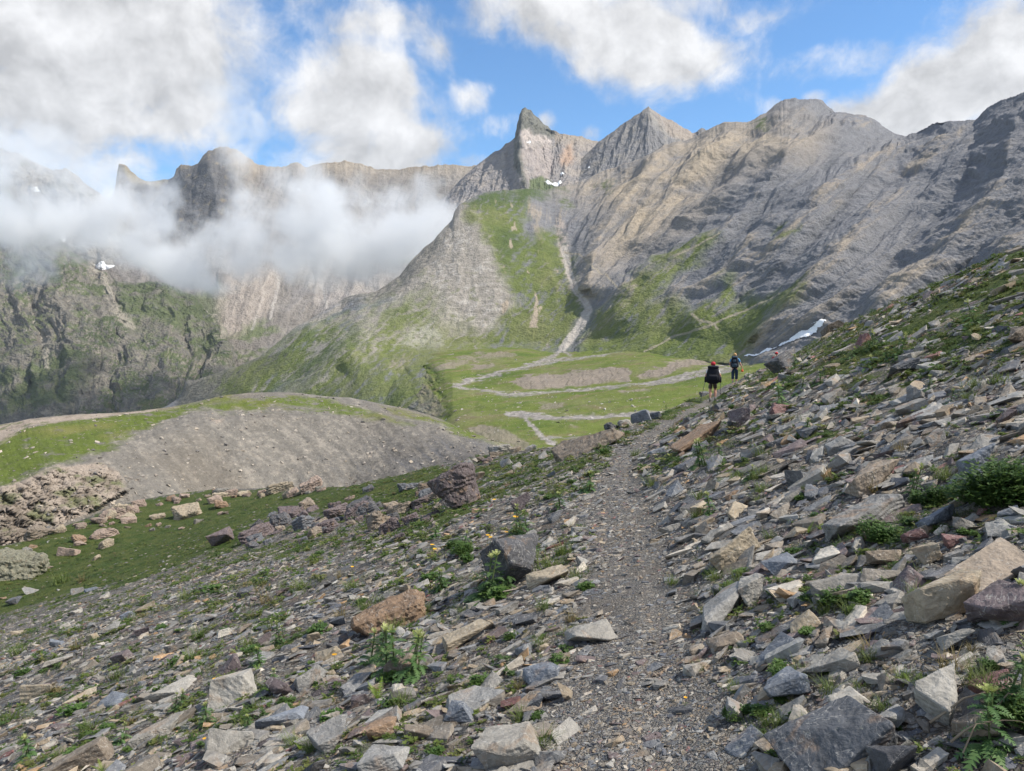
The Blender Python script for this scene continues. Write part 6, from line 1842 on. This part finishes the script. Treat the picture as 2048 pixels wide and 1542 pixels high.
# ------------------------------------------------------------------ mist hanging between the mountains
def cloud_volume(name, lo, hi, ells, dens_max, nsc, label, step=22):
    lo = Vector(lo); hi = Vector(hi)
    me = bpy.data.meshes.new(name)
    bm = bmesh.new(); bmesh.ops.create_icosphere(bm, subdivisions=3, radius=1)
    for v in bm.verts:
        q = v.co; k = 1/max(abs(q.x)**6 + abs(q.y)**6 + abs(q.z)**6, 1e-9)**(1/6)
        q = q*k
        v.co = Vector(((lo.x+hi.x)/2 + q.x*(hi.x-lo.x)/2, (lo.y+hi.y)/2 + q.y*(hi.y-lo.y)/2, (lo.z+hi.z)/2 + q.z*(hi.z-lo.z)/2))
    bm.to_mesh(me); bm.free()
    m = bpy.data.materials.new(name); m.use_nodes = True
    t = NT(m.node_tree); t.n.clear()
    out = t.n.new('ShaderNodeOutputMaterial'); vol = t.n.new('ShaderNodeVolumePrincipled')
    t.l.new(vol.outputs[0], out.inputs['Volume'])
    vol.inputs['Color'].default_value = (.97, .985, 1, 1)
    vol.inputs['Anisotropy'].default_value = .15
    pos = t.n.new('ShaderNodeNewGeometry').outputs['Position']
    wv = t.noise(pos, nsc*.7, 2, .5, out='Color')
    p = t.v('ADD', pos, t.v('SCALE', t.v('SUBTRACT', wv, (.5, .5, .5)), 260))
    s = None
    for (c, r, k) in ells:
        q = t.v('MULTIPLY', t.v('SUBTRACT', p, tuple(c)), tuple(1/x for x in r))
        e = t.m('MULTIPLY', t.m('EXPONENT', t.m('MULTIPLY', t.v('DOT_PRODUCT', q, q), -1.1)), k)
        s = e if s is None else t.m('MAXIMUM', s, e)
    nn = t.noise(pos, nsc, 6, .66)
    dd = t.m('ADD', s, t.m('MULTIPLY', t.m('SUBTRACT', nn, .5), 5.2))
    dd = t.m('SUBTRACT', dd, .30)
    dd = t.m('MULTIPLY', dd, t.mr(s, .05, .35, 0, 1))
    dd = t.mr(dd, 0, .9, 0, dens_max)
    t.put(vol.inputs['Density'], dd)
    me.materials.append(m)
    m.cycles.volume_step_rate = 1.0
    o = link(bpy.data.objects.new(name, me)); tag(o, kind='stuff')
    o['step'] = step
    return o
def E(px, py, Y, rx, ry, rY, k=1.):
    p = P3(px, py, Y); return (tuple(float(v) for v in p), (rx/F*Y, rY, ry/F*Y), k)
cloud_volume('mist', (-1450, 1270, 40), (-50, 1680, 620), [
    E(810, 455, 1440, 120, 80, 120, 1.7), E(650, 470, 1440, 150, 78, 120, 1.6), E(520, 440, 1450, 70, 60, 110, 1.1), E(520, 495, 1440, 170, 55, 110, 1.45),
    E(330, 515, 1450, 140, 52, 120, 1.3), E(150, 410, 1460, 120, 70, 130, 1.1), E(20, 440, 1460, 120, 70, 130, 1.2), E(270, 440, 1470, 90, 50, 120, .95),
    E(690, 390, 1450, 120, 36, 90, .9), E(456, 270, 1470, 36, 90, 90, 1.1), E(70, 290, 1470, 120, 50, 90, .8), E(330, 400, 1465, 60, 40, 90, .7), E(640, 350, 1455, 90, 30, 80, .6), E(500, 350, 1460, 46, 50, 90, .8), E(870, 385, 1430, 36, 50, 90, 1.0), E(30, 330, 1470, 130, 44, 110, .8), E(150, 350, 1470, 60, 50, 100, .8), E(860, 490, 1440, 60, 50, 80, 1.2),
    E(60, 505, 1450, 90, 36, 100, .7), E(200, 360, 1470, 70, 40, 100, .75), E(420, 540, 1450, 60, 26, 90, .8),
], .021, 1/105, '')

# air between the camera and the far peaks
bm = bmesh.new(); bmesh.ops.create_cube(bm, size=1)
for v in bm.verts: v.co = Vector((v.co.x*9000, 2100 + v.co.y*4400, 180 + v.co.z*1500))
me = bpy.data.meshes.new('haze'); bm.to_mesh(me); bm.free()
m = bpy.data.materials.new('haze'); m.use_nodes = True; t = NT(m.node_tree); t.n.clear()
out = t.n.new('ShaderNodeOutputMaterial'); vp = t.n.new('ShaderNodeVolumePrincipled'); t.l.new(vp.outputs[0], out.inputs['Volume'])
vp.inputs['Color'].default_value = (.72, .84, 1, 1); vp.inputs['Density'].default_value = .000028
me.materials.append(m); tag(link(bpy.data.objects.new('haze', me)), kind='stuff')

cy = SC.cycles
cy.use_denoising = True
try: cy.denoiser = 'OPENIMAGEDENOISE'
except Exception: pass
cy.denoising_input_passes = 'RGB_ALBEDO_NORMAL'
cy.max_bounces = 6; cy.diffuse_bounces = 3; cy.glossy_bounces = 2; cy.transmission_bounces = 2; cy.volume_bounces = 3; cy.transparent_max_bounces = 6
cy.volume_max_steps = 64; cy.volume_step_rate = 1.0
cy.use_adaptive_sampling = True; cy.adaptive_threshold = .02
cy.use_light_tree = False
SC.render.film_transparent = False
vs = SC.view_settings; vs.view_transform = 'Standard'; vs.look = 'None'; vs.exposure = 0.3; vs.gamma = 1.0; vs.use_curve_mapping = False
print('all', round(time.time()-T0, 1))
